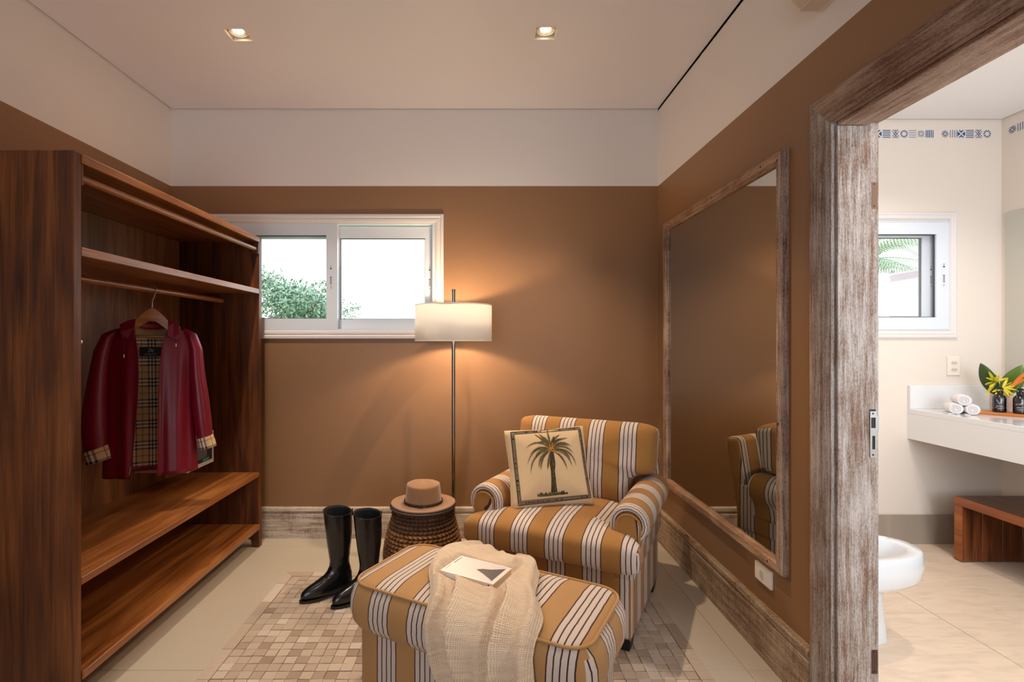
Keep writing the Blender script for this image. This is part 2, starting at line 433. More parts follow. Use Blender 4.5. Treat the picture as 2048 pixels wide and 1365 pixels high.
def puffy(out, T, p=4.0, crown=0.0, nr=12, c=(0,0), crown_low=None, wob=0, wseed=0):
    mb = MB(); rings = []
    cl = crown if crown_low is None else crown_low
    for k in range(2*nr+1):
        ph = -pi/2+pi*k/(2*nr)
        s = max(cos(ph), 0)**(2/p); s = max(s, .004)
        z = T/2*(abs(sin(ph))**(2/p))*(1 if ph >= 0 else -1)
        z += (crown if ph >= 0 else -cl)*(1-s*s)
        ring = []
        for x, y in out:
            X, Y = c[0]+(x-c[0])*s, c[1]+(y-c[1])*s
            w = wob*noise.noise(Vector((X*7+wseed, Y*7, z*9))) if wob else 0
            ring.append((X, Y, z+w))
        rings.append(ring)
    mb.loft(rings, True, True, True)
    return mb
def stripe_uv(ax=0, ay=1, lim=.72, off=0.0):
    def f(co, n):
        if abs(n[ax]) > lim: return (co[ay]+off, co[2] if ay != 2 else co[1])
        o = 2 if ay != 2 else 1
        return (co[ax], co[o] if abs(n[o]) < .7 else co[ay])
    return f
# ---------------------------------------------------------------- room shell
YB, XL, XR, ZC = 3.385, -2.043, 1.177, 2.834
XB, YBB, XBR, ZBC = 1.315, 3.29, 3.351, 2.723        # bathroom: partition face, back wall, right wall, ceiling
YF = -2.2
def slab(mb, axis, lo, hi, u0, u1, w0, w1, holes=()):
    """a wall (axis = its normal: 0 x, 1 y, 2 z) between lo and hi with rectangular holes (u0,u1,w0,w1)"""
    us = sorted({u0, u1, *[h[0] for h in holes], *[h[1] for h in holes]}); ws = sorted({w0, w1, *[h[2] for h in holes], *[h[3] for h in holes]})
    for i in range(len(us)-1):
        for j in range(len(ws)-1):
            cu, cw = (us[i]+us[i+1])/2, (ws[j]+ws[j+1])/2
            if any(h[0] < cu < h[1] and h[2] < cw < h[3] for h in holes): continue
            if axis == 0: mb.box(lo, hi, us[i], us[i+1], ws[j], ws[j+1])
            elif axis == 1: mb.box(us[i], us[i+1], lo, hi, ws[j], ws[j+1])
            else: mb.box(us[i], us[i+1], ws[j], ws[j+1], lo, hi)
    return mb
def pz(py, Y): return 1.3-(py-683)*Y/F
def pxx(px, Y): return (px-960)*Y/F

W1 = (pxx(425, YB), pxx(870, YB), pz(662, YB), pz(444, YB))        # clothes-room window opening x0,x1,z0,z1
W2 = (1.95, pxx(1901, YBB), pz(661, YBB), pz(443, YBB))
DY0, DY1, DZ = 0.78, 1.69, 2.02
struct('wall_left', slab(MB(), 0, XL-.12, XL, YF, YB, 0, 2.97), M['brown_paint'])
struct('wall_back', slab(MB(), 1, YB, YB+.15, XL-.12, XR+.07, 0, 2.97, [W1]), M['brown_paint'])
struct('wall_right', slab(MB(), 0, XR, XR+.07, YF, YB, 0, 2.97, [(DY0-.03, DY1+.03, -1, DZ+.03)]), M['brown_paint'])
struct('wall_front', slab(MB(), 1, YF-.12, YF, XL-.12, XR+.07, 0, 2.97, [(-1.85, -.05, .05, 2.35)]), M['brown_paint'])  # opening is assumed, put in for the daylight from behind
struct('wall_partition', slab(MB(), 0, XR+.0705, XB, -.6, YBB, 0, 2.97, [(DY0-.03, DY1+.03, -1, DZ+.03)]), M['white_paint'])
wbb = struct('wall_bathroom_back', slab(MB(), 1, YBB, YB+.15, XR+.0705, XBR+.12, 0, 2.97, [W2]), M['white_paint'])
wbr = struct('wall_bathroom_right', slab(MB(), 0, XBR, XBR+.12, -.6, YBB, 0, 2.97), M['white_paint'])
struct('wall_bathroom_front', slab(MB(), 1, -.72, -.6, XR+.0705, XBR+.12, 0, 2.97, [(1.5, 3.1, .9, 2.3)]), M['white_paint'])
# ceiling: a plasterboard sheet that stops short of the walls (shadow gap), holes for the downlights
LC = [(-1.209, 2.562), (.327, 2.549)]
hs = .0545
struct('ceiling', slab(MB(), 2, ZC, ZC+.03, XL+.010, XR-.004, YF+.008, YB-.008, [(x-hs, x+hs, y-hs, y+hs) for x, y in LC]), M['ceiling_paint'])
struct('ceiling_void', MB().box(XL-.12, XR+.07, YF-.12, YB+.15, ZC+.12, ZC+.15), M['white_paint'])
struct('ceiling_bathroom', MB().box(XB+.012, XBR-.012, -.59, YBB-.012, ZBC, ZBC+.05), plain('bathroom_ceiling_paint', (236,232,230), .6))
struct('ceiling_bathroom_void', MB().box(XR, XBR+.12, -.72, YB+.15, ZBC+.10, ZBC+.13), M['white_paint'])

for nm_, bb in (('1', (XL-.01, XL+.05, YF, YB)), ('2', (XR-.05, XR+.01, YF, YB)), ('3', (XL, XR, YB-.05, YB+.01))):
    struct('trim_'+nm_, MB().box(bb[0], bb[1], bb[2], bb[3], ZC+.0302, ZC+.034), M['ceiling_paint'])
# floor: grout bed with stone tiles laid on it
fl = struct('floor', MB().box(XL-.12, XBR+.12, YF-.12, YB+.15, -.08, -.002), M['grout'])
tile_cache = {}
def floor_tiles(xs, ys, mat, gap=.0016):
    for i in range(len(xs)-1):
        for j in range(len(ys)-1):
            w, d = xs[i+1]-xs[i]-gap, ys[j+1]-ys[j]-gap
            k = (round(w,4), round(d,4), mat.name)
            x, y = (xs[i]+xs[i+1])/2, (ys[j]+ys[j+1])/2
            if k not in tile_cache:
                o = build('floor_tile', MB().box(-w/2, w/2, -d/2, d/2, -.012, 0, .0008, 1), mat, fl, world=False); tile_cache[k] = o
            else:
                o = tile_cache[k].copy(); COL.objects.link(o)
            o.location = (x, y, 0)
floor_tiles([XL, -.15, 1.052, XR+.08], [YF, -1.58, -.38, .82, 2.02, 3.24, YB], M['floor'])
floor_tiles([XR+.08, 2.16, XBR], [-.6, .03, 1.238, 2.445, YBB], M['bath_floor'], .0035)

# baseboards
def board(name, axis, a0, a1, face, mat, h=.205, t=.022):
    mb = MB()
    prof = [(0, 0), (t, 0), (t, h-.045), (t-.005, h-.041), (t-.005, h-.028), (t+.002, h-.024), (t+.002, h-.006), (t-.003, h), (0, h)]
    if axis == 0: rings = [[(x, face-o, z) for o, z in prof] for x in (a0, a1)]
    else: rings = [[(face-o, y, z) for o, z in prof] for y in (a0, a1)]
    mb.loft(rings, True, True, True)
    return bmfix(struct(name, mb, mat))
board('baseboard_back', 0, XL, XR, YB, M['ww_x'])
board('baseboard_right', 1, DY1+.107, YB-.022, XR, M['ww_y'], .212, .024)
# bathroom skirting tiles
bs = struct('baseboard_bathroom_back', MB().box(XB, XBR, YBB-.006, YBB, 0, pz(1029.5, YBB)-.004), M['bath_skirt'])
for x0, x1 in ((XB, 2.16), (2.16, XBR-.001)):
    build('skirting_tile', MB().box(x0+.001, x1-.001, YBB-.013, YBB-.006, .001, pz(1029.5, YBB), .001, 1), M['bath_skirt'], bs)
struct('baseboard_bathroom_right', MB().box(XBR-.012, XBR, -.6, YBB-.014, 0, .187, .001, 1), M['bath_skirt'])

# ---------------------------------------------------------------- door frame to the bathroom
df = struct('door_1', MB().box(XR-.018, XB, DY1, DY1+.028, 0, DZ+.03), M['ww_z'])
build('jamb', MB().box(XR-.018, XB, DY0-.028, DY0, 0, DZ+.03), M['ww_z'], df)
build('head', MB().box(XR-.018, XB, DY0, DY1, DZ, DZ+.028), M['ww_case_y'], df)
# rebate strip (door stop) on the far jamb and head
build('door_stop', MB().box(XR-.005, 1.272, DY1-.012, DY1, 0, DZ-.012, .002, 1), M['ww_z'], df)
build('door_stop', MB().box(XR-.005, 1.272, DY0, DY1-.012, DZ-.012, DZ, .002, 1), M['ww_case_y'], df)
def casing(axis):
    # profile across the casing: u = distance from the opening edge, d = protrusion from the wall
    return [(0, 0), (0, .020), (.012, .024), (.030, .024), (.036, .018), (.042, .024), (.080, .026), (.098, .022), (.100, 0)]
cw = .100
pr = casing(0)
def case_loft(pts, xface, sgn=-1):
    mb = MB(); rings = []
    for (y, z, dy, dz) in pts: rings.append([(xface+sgn*d, y+dy*u, z+dz*u) for u, d in pr])
    mb.loft(rings, True, True, True); return mb
bmfix(build('casing', case_loft([(DY1+.006, 0, 1, 0), (DY1+.006, DZ+.006, 1, 1)], XR), M['ww_z'], df))
bmfix(build('casing', case_loft([(DY1+.006, DZ+.006, 1, 1), (DY0-.006, DZ+.006, -1, 1)], XR), M['ww_case_y'], df))
bmfix(build('casing', case_loft([(DY0-.006, 0, -1, 0), (DY0-.006, DZ+.006, -1, 1)], XR), M['ww_z'], df))
# strike plate and old hinge mortices on the far jamb (its face looks towards -Y)
yj = DY1
def jx(px): return (px-960)*(yj)/F
sp = MB()
x0, x1, x2 = jx(1739), jx(1752), jx(1756.5)
zt, zb = pz(823.5, yj), pz(916, yj)
slab(sp, 1, yj-.0035, yj+.001, x0, x1, zb, zt, [(jx(1740.6), jx(1749.5), pz(857, yj), pz(836, yj)), (jx(1742.8), jx(1748.6), pz(899.5, yj), pz(872.5, yj))])
sp.box(x1, x2, yj-.0035, yj+.001, pz(861, yj), pz(832, yj))
spo = build('strike_plate', sp, M['steel'], df)
for a_, b_, c_, d_ in ((1740.6,1749.5,857,836), (1742.8,1748.6,899.5,872.5)):
    build('latch_hole', MB().box(jx(a_), jx(b_), yj-.0012, yj+.001, pz(c_, yj), pz(d_, yj)), M['dark'], spo)
for py in (828, 910.5):
    m_ = MB(); m_.tube([(jx(1744.5), yj-.0045, pz(py, yj)), (jx(1744.5), yj-.003, pz(py, yj))], .0028, 10); build('screw', m_, M['dark'], spo)
build('mortise', MB().box(jx(1738.5), jx(1751.5), yj-.0006, yj+.0008, pz(823.5, yj), pz(819.8, yj)), M['dark'], df)
for (pa, pb) in ((365, 418), (1301, 1349)):
    hm = MB(); hm.box(jx(1743), jx(1755), yj-.0008, yj+.0008, pz(pb, yj), pz(pa, yj))
    ho = build('hinge_mortise', hm, plain('bare_wood_recess_%d' % pa, (118,88,68) if pa < 500 else (70,42,34), .8), df)
    for py in (pa+4, pb-5):
        m_ = MB(); m_.tube([(jx(1748), yj-.0018, pz(py, yj)), (jx(1748), yj-.0005, pz(py, yj))], .0024, 8); build('screw_hole', m_, M['dark'], ho)

# ---------------------------------------------------------------- windows
def picture_frame(mb_out, name, x0, x1, z0, z1, w, ya, yb, mat, parent, prof=None):
    """four mitred lengths around the rectangle x0..x1, z0..z1 (outer), each a part"""
    pr_ = prof or [(0, 0), (0, 1), (1, 1), (1, 0)]
    cs = [(x0, z0, 1, 1), (x1, z0, -1, 1), (x1, z1, -1, -1), (x0, z1, 1, -1)]
    for k in range(4):
        rings = []
        for c in (cs[k], cs[(k+1) % 4]):
            rings.append([(c[0]+c[2]*u*w, yb+(ya-yb)*d, c[1]+c[3]*u*w) for u, d in pr_])
        mb = MB(); mb.loft(rings, True, True, True); bmfix(build(name, mb, mat, parent))
tprof = [(0, 0), (0, .75), (.06, .9), (.30, 1), (.40, .72), (.48, .72), (.56, .9), (.84, .8), (.90, .45), (1, .45), (1, 0)]
def lock(parent, px, y0, y1, Y, yf):
    X = pxx(px, Y); z1, z0 = pz(y0, Y), pz(y1, Y)
    lk = build('lock_plate', MB().prism([(X+a_, (z0+z1)/2+b_) for a_, b_ in rounded(.019, z1-z0, .0085)], yf, yf-.003, lambda x, y, z: (x, z, y)), M['pvc'], parent)
    build('lock_slide', MB().box(X-.0055, X+.0055, yf-.0055, yf-.003, z0+.028, z0+.068, .001, 1), M['cleat'], lk)
    build('lock_mark', MB().box(X-.0055, X+.0055, yf-.005, yf-.003, z0+.071, z0+.077), M['red'], lk)
    for zz, r in ((z1-.008, .003), (z1-.023, .0058), (z0+.012, .003)):
        m_ = MB(); m_.tube([(X, yf-.003, zz), (X, yf-.0045, zz)], r, 12); build('lock_screw', m_, M['gasket'], lk)
def sash(parent, x0, x1, z0, z1, g, ya, yb):
    """g = glass rectangle"""
    s_ = MB(); slab(s_, 1, ya, yb, x0, x1, z0, z1, [g]); so = build('sash', s_, M['pvc'], parent)
    m_ = MB(); t = .004
    slab(m_, 1, ya+.012, yb-.006, g[0], g[1], g[2], g[3], [(g[0]+t, g[1]-t, g[2]+t, g[3]-t)]); build('gasket', m_, M['gasket'], so)
    build('pane', MB().box(g[0]+t, g[1]-t, (ya+yb)/2, (ya+yb)/2+.004, g[2]+t, g[3]-t), M['glass'], so)
    return so
# window 1
Yt = YB-.02
w1 = struct('window_1', slab(MB(), 1, YB-.006, YB+.10, W1[0], W1[1], W1[2], W1[3],
     [(W1[0]+.01, pxx(865, YB), pz(658.5, YB), pz(449, YB))]), M['pvc'])
picture_frame(None, 'window_trim', pxx(403, Yt), pxx(887, Yt), pz(678.5, Yt), pz(428.5, Yt), .060, Yt, YB, M['trim_white'], w1, tprof)
def gl(a_, b_, c_, d_, Y): return (pxx(a_, Y), pxx(b_, Y), pz(d_, Y), pz(c_, Y))
ya = YB-.008
s1 = sash(w1, pxx(440, ya), pxx(674.5, ya), pz(660, ya), pz(448, ya), gl(462, 652.5, 471, 638, ya), ya, ya+.036)
lock(s1, 662, 531, 578, ya, ya)
yb_ = YB+.040
s2 = sash(w1, pxx(655, yb_), pxx(866, yb_), pz(659, yb_), pz(455.5, yb_), gl(679.5, 850, 477, 639.5, yb_), yb_, yb_+.036)
lock(s2, 859.4, 534, 582, yb_, yb_)
build('shutter_box', MB().box(pxx(462, YB)+.004, pxx(652.5, YB)-.004, ya+.040, ya+.07, pz(476, YB), pz(460, YB)), M['pvc'], w1)
build('sill', MB().box(W1[0], W1[1], YB+.085, YB+.17, W1[2]-.03, W1[2]+.002), M['trim_white'], w1)
# window 2 (bathroom)
w2 = struct('window_2', slab(MB(), 1, YBB-.004, YBB+.11, W2[0], W2[1], W2[2], W2[3], [(W2[0]+.01, W2[1]-.008, W2[2]+.008, W2[3]-.006)]), M['pvc'])
Yt2 = YBB-.016
picture_frame(None, 'window_trim', 1.88, pxx(1916, Yt2), pz(677, Yt2), pz(425, Yt2), .046, Yt2, YBB, M['trim_white'], w2, tprof)
ya = YBB-.006
s1 = sash(w2, 2.0, pxx(1898.5, ya), pz(659.5, ya), pz(445, ya), gl(1700, 1873, 469, 635.8, ya), ya, ya+.034)
lock(s1, 1887, 527, 575, ya, ya)
yb_ = YBB+.045
s2 = sash(w2, 1.97, pxx(1878, yb_), pz(650, yb_), pz(455, yb_), gl(1640, 1845.5, 476, 634.5, yb_), yb_, yb_+.034)
lock(s2, 1861, 533, 577, yb_, yb_)
build('sill', MB().box(W2[0], W2[1], YBB+.085, YB+.17, W2[2]-.03, W2[2]+.002), M['trim_white'], w2)

# ---------------------------------------------------------------- stencilled frieze in the bathroom
SW = 1.12
def ngon(c, r, n=10): return [(c[0]+r*cos(2*pi*k/n), c[1]+r*sin(2*pi*k/n)) for k in range(n)]
def bar(a_, b_, w):
    a_, b_ = Vector(a_), Vector(b_); d = (b_-a_).normalized(); n_ = Vector((-d.y, d.x))*w*SW/2
    return [tuple(a_+n_), tuple(a_-n_), tuple(b_-n_), tuple(b_+n_)]
def motif(k):
    o = []
    if k == 'h5': o = [bar((-.5, y), (.5, y), .085) for y in (-.45, -.225, 0, .225, .45)]
    if k == 'h4': o = [bar((-.5, y), (.5, y), .05) for y in (-.42, -.14, .14, .42)]
    if k == 'v5': o = [bar((x, -.48), (x, .48), .09) for x in (-.44, -.22, 0, .22, .44)]
    if k == 'v4': o = [bar((x, -.48), (x, .48), .06) for x in (-.42, -.14, .14, .42)]
    if k == 'x':
        for s in (-1, 1):
            for d in (-.11, .11): o.append(bar((-.46+max(0, -d*s)*1.2, s*(-.46)+d*.9), (.46-max(0, d*s)*1.2, s*.46+d*.9), .06))
        o += [[(-.14, .5), (.14, .5), (0, .36)], [(-.14, -.5), (0, -.36), (.14, -.5)]]
    if k == 'w':
        for q in range(10):
            t = 2*pi*q/10; o.append([(.24*cos(t-.1), .24*sin(t-.1)), (.47*cos(t-.2), .47*sin(t-.2)), (.5*cos(t), .5*sin(t)), (.47*cos(t+.2), .47*sin(t+.2)), (.24*cos(t+.1), .24*sin(t+.1))])
    if k == 'X':
        for sx in (-1, 1):
            o += [[(0, .10*sx), (.22, .36*sx), (.36, .42*sx), (.20, .50*sx), (0, .34*sx), (-.20, .50*sx), (-.36, .42*sx), (-.22, .36*sx)]]
            o += [[(.10*sx, 0), (.36*sx, .22), (.46*sx, .30), (.48*sx, 0), (.46*sx, -.30), (.36*sx, -.22)]]
    if k == 's':
        for q in range(4):
            t = pi/2*q+pi/4; c_, s_ = cos(t), sin(t)
            for d in (-.09, .09): o.append(bar((.10*c_-d*s_, .10*s_+d*c_), (.46*c_-d*s_, .46*s_+d*c_), .06))
            t -= pi/4; c_, s_ = cos(t), sin(t)
            o.append(bar((.16*c_, .16*s_), (.28*c_+.12*s_, .28*s_-.12*c_), .06)); o.append(bar((.16*c_, .16*s_), (.28*c_-.12*s_, .28*s_+.12*c_), .06)); o.append(bar((.34*c_, .34*s_), (.46*c_, .46*s_), .10))
    if k == 'q':
        for sx in (-1, 1):
            for sy in (-1, 1):
                o += [bar((.08*sx, .1*sy), (.08*sx, .42*sy), .05), bar((.12*sx, .08*sy), (.44*sx, .08*sy), .05), bar((.18*sx, .2*sy), (.36*sx, .36*sy), .06)]
    return o
def stencil(parent, cx, cz, size, k, wall):
    mb = MB()
    for poly in motif(k):
        if wall == 'back': mb.prism([(cx+x*size, cz+z*size) for x, z in poly], YBB-.0006, YBB-.0012, lambda x, y, z: (x, z, y))
        else: mb.prism([(cx-x*size, cz+z*size) for x, z in poly], XBR-.0006, XBR-.0012, lambda x, y, z: (z, x, y))
    build('stencil_motif', mb, M['ink_blue'], parent)
zs = pz(268.5, YBB); ms = .0500
for px, k in ((1755.5,'X'),(1773,'h5'),(1791,'x'),(1808,'w'),(1825,'h4'),(1842,'q'),(1859,'v5'),(1890,'s'),(1907,'v4'),(1922.4,'X'),(1939.5,'h5'),(1957,'x'),(1974,'w')):
    stencil(wbb, pxx(px, YBB), zs, ms, k, 'back')
for i, k in enumerate(('s','v4','X','h5','x','w')): stencil(wbr, 3.222-i*.0545, zs, ms, k, 'right')

SW = 1.0
# ---------------------------------------------------------------- outside
struct('garden_ground', MB().box(-30, 30, YB+.6, 40, -.3, -.2), M['grass'])
def tree(loc, h, r, seed, label, nl=3200, lsz=.07):
    rnd = random.Random(seed); t = thing('garden_tree', label, 'tree', loc)
    tr = MB(); tr.tube([(0,0,0), (.05,0,h*.35), (-.03,.05,h*.6), (.02,0,h*.85)], [.13,.10,.07,.03], 8)
    for k in range(7):
        a_ = k*.9+seed; tr.tube([(0,0,h*(.35+.06*k)), (cos(a_)*r*.45, sin(a_)*r*.45, h*(.5+.06*k)), (cos(a_)*r*.75, sin(a_)*r*.75, h*(.58+.055*k))], [.05,.03,.012], 6)
    build('trunk', tr, M['bark'], t, world=False)
    blobs = [(rnd.uniform(-.6,.6)*r, rnd.uniform(-.6,.6)*r, h*rnd.uniform(.42,.86), r*rnd.uniform(.28,.46)) for _ in range(20)]
    mb = MB()
    for i in range(nl):
        bx, by, bz, br = blobs[i % len(blobs)]
        d = Vector((rnd.gauss(0,1), rnd.gauss(0,1), rnd.gauss(0,1))).normalized()*br*rnd.uniform(.55,1.08)
        c = Vector((bx, by, bz))+d; q = Vector((rnd.gauss(0,1), rnd.gauss(0,1), rnd.gauss(0,1))).normalized(); w = q.cross(d).normalized()
        s = lsz*rnd.uniform(.6,1.3); mb.add([c-q*s, c+w*s*.45, c+q*s, c-w*s*.45], [(0,1,2,3)])
    build('foliage', mb, M['foliage'], t, world=False, kind='stuff')
tree((pxx(592, 10)-.1, 10, -.2), 2.95, 1.0, 3, 'bushy green tree seen through the left pane of the window', 9000, .042)
tree((pxx(668, 12), 12, -.2), 2.7, .75, 5, 'paler thin tree beside the bushy one, behind the window mullion', 2600, .035)
tree((pxx(738, 14), 14, -.2), 2.25, .55, 9, 'small distant treetop low in the right pane of the window', 2600, .04)
gw = MB(); 
for i in range(12):
    xa, xb = 2.6+i*.5, 3.1+i*.5
    za = 1.98+.17*(xa-4.69); zb = za+.085
    gw.add([(xa,6.0,-.2),(xb,6.0,-.2),(xb,6.0,zb),(xa,6.0,za),(xa,6.2,-.2),(xb,6.2,-.2),(xb,6.2,zb),(xa,6.2,za)], [(0,1,2,3),(7,6,5,4),(3,2,6,7)])
gt = thing('garden_wall', 'cream rendered garden wall outside the bathroom window', 'wall', (5.5, 6.1, -.2))
build('render', gw, M['garden_wall'], gt)
cp = MB()
zr = [(2.6+i*.5, 1.98+.17*(2.6+i*.5-4.69)) for i in range(13)]
cp.loft([[(x, 5.95, z-.01), (x, 6.25, z-.01), (x, 6.25, z+.09), (x, 5.95, z+.07)] for x, z in zr], True, True, True)
build('coping', cp, M['coping'], gt)
def palm(loc, seed, label, n=16, L=1.6):
    rnd = random.Random(seed); t = thing('garden_palm', label, 'palm', loc)
    m_ = MB(); m_.tube([(0,0,0), (0,0,loc[3] if len(loc) > 3 else 1.6)], [.10,.08], 10); build('trunk', m_, M['bark'], t, world=False)
    top = Vector((0,0,1.6))
    for k in range(n):
        a_ = 2*pi*k/n+rnd.uniform(-.2,.2); el = rnd.uniform(.25, 1.1); fr = MB(); pts = []
        for q in range(15):
            s = q/14; r_ = L*s; pts.append(top+Vector((cos(a_)*r_*cos(el*(1-s)), sin(a_)*r_*cos(el*(1-s)), sin(el)*r_*.9-1.1*L*s**2.4*.55)))
        fr.tube(pts, [.012*(1-q/16) for q in range(15)], 5)
        for q in range(2, 15):
            for z_ in range(3):
                s = (q-z_/3); i0 = int(s); p = pts[i0].lerp(pts[min(i0+1,14)], s-i0); d = (pts[min(i0+1,14)]-pts[i0-1]).normalized()
                side = d.cross(Vector((0,0,1))).normalized()
                for sg in (-1, 1):
                    ln = .42*L*.5*(1-abs(i0/14-.45)); tip = p+side*sg*ln*.8+d*ln*.5+Vector((0,0,-ln*.55)); fr.add([p-d*.012, p+d*.012, tip], [(0,1,2)])
        build('frond', fr, M['foliage2' if k % 2 else 'foliage'], t, world=False)
palm((5.7, 8.2, .85), 4, 'feathery pale green palm above the garden wall, nearest the window frame')
palm((7.6, 10.2, 1.3), 8, 'denser green palm farther right behind the garden wall')
tree((8.6, 14.5, -.2), 6.4, 2.6, 12, 'green leafy thicket behind the palms outside the bathroom', 5000, .10)

# ---------------------------------------------------------------- downlights
def downlight(x, y, label):
    t = thing('ceiling_downlight', label, 'light', (x, y, ZC), 0, 'recessed square downlights')
    m_ = MB(); slab(m_, 2, -.003, .004, -.058, .058, -.058, .058, [(-.050, .050, -.050, .050)]); build('frame', m_, M['switch'], t, world=False)
    m_ = MB(); m_.loft([[(sx*a_, sy*a_, z) for sx, sy in ((-1,-1),(1,-1),(1,1),(-1,1))] for a_, z in ((.0500, 0), (.0495, .028), (.044, .030))], True); build('housing', m_, M['reflector'], t, world=False)
    m_ = MB(); m_.lathe([(.046, .028), (.044, .010), (.040, .011), (.038, .019), (.034, .015), (.032, .023), (.028, .019), (.026, .028)], seg=32); build('reflector', m_, M['reflector'], t, world=False, smooth=50)
    m_ = MB(); m_.lathe([(.027, .0185), (.0271, .022)], seg=24, cap0=True, cap1=True); build('lamp_face', m_, M['bulb'], t, world=False)
    build('lid', MB().box(-.052, .052, -.052, .052, .031, .034), M['reflector'], t, world=False)
downlight(*LC[0], 'square recessed downlight in the ceiling, the left one above the wardrobe side')
downlight(*LC[1], 'square recessed downlight in the ceiling, the right one above the armchair')

# wall-mounted half-round device, top right
t = thing('wall_sensor', 'white half-round device high on the right wall above the doorway', 'device', (XR, 1.63, 2.43))
out = [(0, .14), (0, -.14)]+[(-.17*sin(pi*k/16)**.8, -.14*cos(pi*k/16)) for k in range(1, 16)]
out = [(0, .14)]+[(-.165*(sin(pi*k/18))**.75, .14*cos(pi*k/18)) for k in range(1, 18)]+[(0, -.14)]
m_ = MB(); m_.loft([[(x*s, y*s, z) for x, y in out] for s, z in ((.90, 0), (.98, .012), (1, .03), (1, .10), (.96, .115))], True, True, True)
build('body', bmfix and m_, plain('sensor_plastic', (206,190,176), .4), t, world=False)
build('front_panel', MB().box(-.085, -.02, -.12, .12, -.003, .004, .001, 1), plain('sensor_panel', (196,178,164), .45), t, world=False)
m_ = MB(); m_.tube([(-.125, .02, -.004), (-.125, .02, .01)], .012, 14); build('lens', m_, M['dark'], t, world=False)

# small light switch under the mirror
t = thing('light_switch', 'white light switch plate under the mirror on the right wall', 'switch', (XR, 2.113, .335))
build('plate', MB().box(-.012, 0, -.060, .060, -.037, .037, .003, 2), M['switch'], t, world=False)
m_ = MB(); m_.prism(rounded(.020, .034, .009), -.016, -.012, lambda x, y, z: (z, x+.004, y)); build('rocker', m_, plain('rocker_shade', (196,182,168), .4), t, world=False)
t = thing('power_outlet', 'white double power outlet on the bathroom wall above the countertop', 'outlet', (pxx(1905.3, YBB), YBB, pz(733, YBB)))
build('plate', MB().box(-.040, .040, -.010, 0, -.060, .060, .003, 2), M['switch'], t, world=False)
for z in (.021, -.022):
    so = build('socket', MB().prism([(x*1.0, z+y) for x, y in [(-.021,0),(-.012,-.0115),(.012,-.0115),(.021,0),(.012,.0115),(-.012,.0115)]], -.0125, -.010, lambda x, y, zz: (x, zz, y)), plain('socket_cream', (214,196,176), .4), t, world=False)
    for x in (-.011, 0, .011):
        m_ = MB(); m_.tube([(x, -.0128, z-(.003 if x == 0 else 0)), (x, -.0124, z-(.003 if x == 0 else 0))], .0024, 8); build('pin_hole', m_, M['dark'], so, world=False)
# ---------------------------------------------------------------- wardrobe
WX0, WX1 = -1.93, -1.39
YN0, YN1, YF0, YF1, WT = 1.752, 1.786, 3.222, 3.262, 1.955
wd = thing('open_wardrobe', 'tall open walnut wardrobe with shelves and two hanging rods along the left wall', 'wardrobe', (-1.66, 2.5, 0))
build('side_panel', MB().box(WX0-.07, WX1, YN0, YN1, 0, WT, .002, 1), M['wood_side'], wd)
build('side_panel', MB().box(WX0-.07, WX1, YF0, YF1, .05, WT, .002, 1), M['wood_side'], wd)
for (xa, xb) in ((WX1-.055, WX1), (WX0-.07, WX0-.01)):
    build('foot', MB().prism([(xa, .05), (xb, .05), (xb, 0), (xa+.012, 0)], YF0, YF1, lambda x, y, z: (x, z, y)), M['wood_side'], wd)
build('top_board', MB().box(WX0-.07, WX1+.004, YN1, YF0, WT-.034, WT-.003, .002, 1), M['wood_y'], wd)
n = 3; yy = [YN1, 2.31, 2.78, YF0]
for k in range(3):
    build('back_plank', MB().box(WX0+.02, WX0+.04, yy[k]+.0008, yy[k+1]-.0008, .05, WT-.034, .0012, 1), M['wood_back'], wd)
def shelf(z1, th, x1=WX1): build('shelf', MB().box(WX0+.04, x1, YN1+.0005, YF0-.0005, z1-th, z1, .002, 1), M['wood_y'], wd)
shelf(1.628, .031); shelf(.474, .027); shelf(.147, .030, WX1+.006)
rod_z = 1.553; RX = -1.62
m_ = MB(); m_.tube([(-1.412, YN1, 1.875), (-1.412, YF0, 1.879)], .0145, 20); build('front_rod', m_, M['wood_rod'], wd, smooth=60)
m_ = MB(); m_.tube([(RX, YN1, rod_z), (RX, YF0, rod_z)], .0145, 20); build('hanging_rod', m_, M['wood_rod'], wd, smooth=60)
build('rod_bracket', MB().box(RX-.03, RX+.045, YF0-.014, YF0, rod_z-.03, 1.597, .002, 1), M['wood_side'], wd)
build('rod_bracket', MB().box(RX-.03, RX+.045, YN1, YN1+.014, rod_z-.03, 1.597, .002, 1), M['wood_side'], wd)
build('rod_bracket', MB().box(-1.435, -1.391, YF0-.012, YF0, 1.845, 1.92, .002, 1), M['wood_side'], wd)
build('rod_bracket', MB().box(-1.435, -1.391, YN1, YN1+.012, 1.845, 1.92, .002, 1), M['wood_side'], wd)
m_ = MB(); m_.tube([(WX1-.006, YN1, 1.297), (WX1-.006, YN1+.006, 1.297)], .006, 12); build('shelf_pin', m_, M['switch'], wd)

# wall box behind the coat
bx = thing('wall_safe', 'pale boxed safe with dark glossy front on the wardrobe back, behind the coat', 'safe', (-1.70, 2.94, .675))
X1 = -1.60
m_ = MB(); m_.box(-1.889, X1-.004, 2.794, 3.075, .577, .765, .004, 2); build('case', m_, M['case_white'], bx)
m_ = MB(); slab(m_, 0, X1-.004, X1, 2.794, 3.075, .577, .765, [(2.812, 3.060, .598, .748)]); build('front_frame', m_, M['case_white'], bx)
build('door', MB().box(X1-.0038, X1-.0015, 2.812, 3.060, .598, .748), M['glossy_dark'], bx)
build('keypad', MB().box(X1-.0015, X1, 2.84, 3.0, .622, .726, .001, 1), plain('keypad_grey', (86,84,88), .3), bx)
build('green_label', MB().box(X1-.0014, X1+.0004, 2.955, 3.02, .604, .616), M['green_label'], bx, label='small green label')

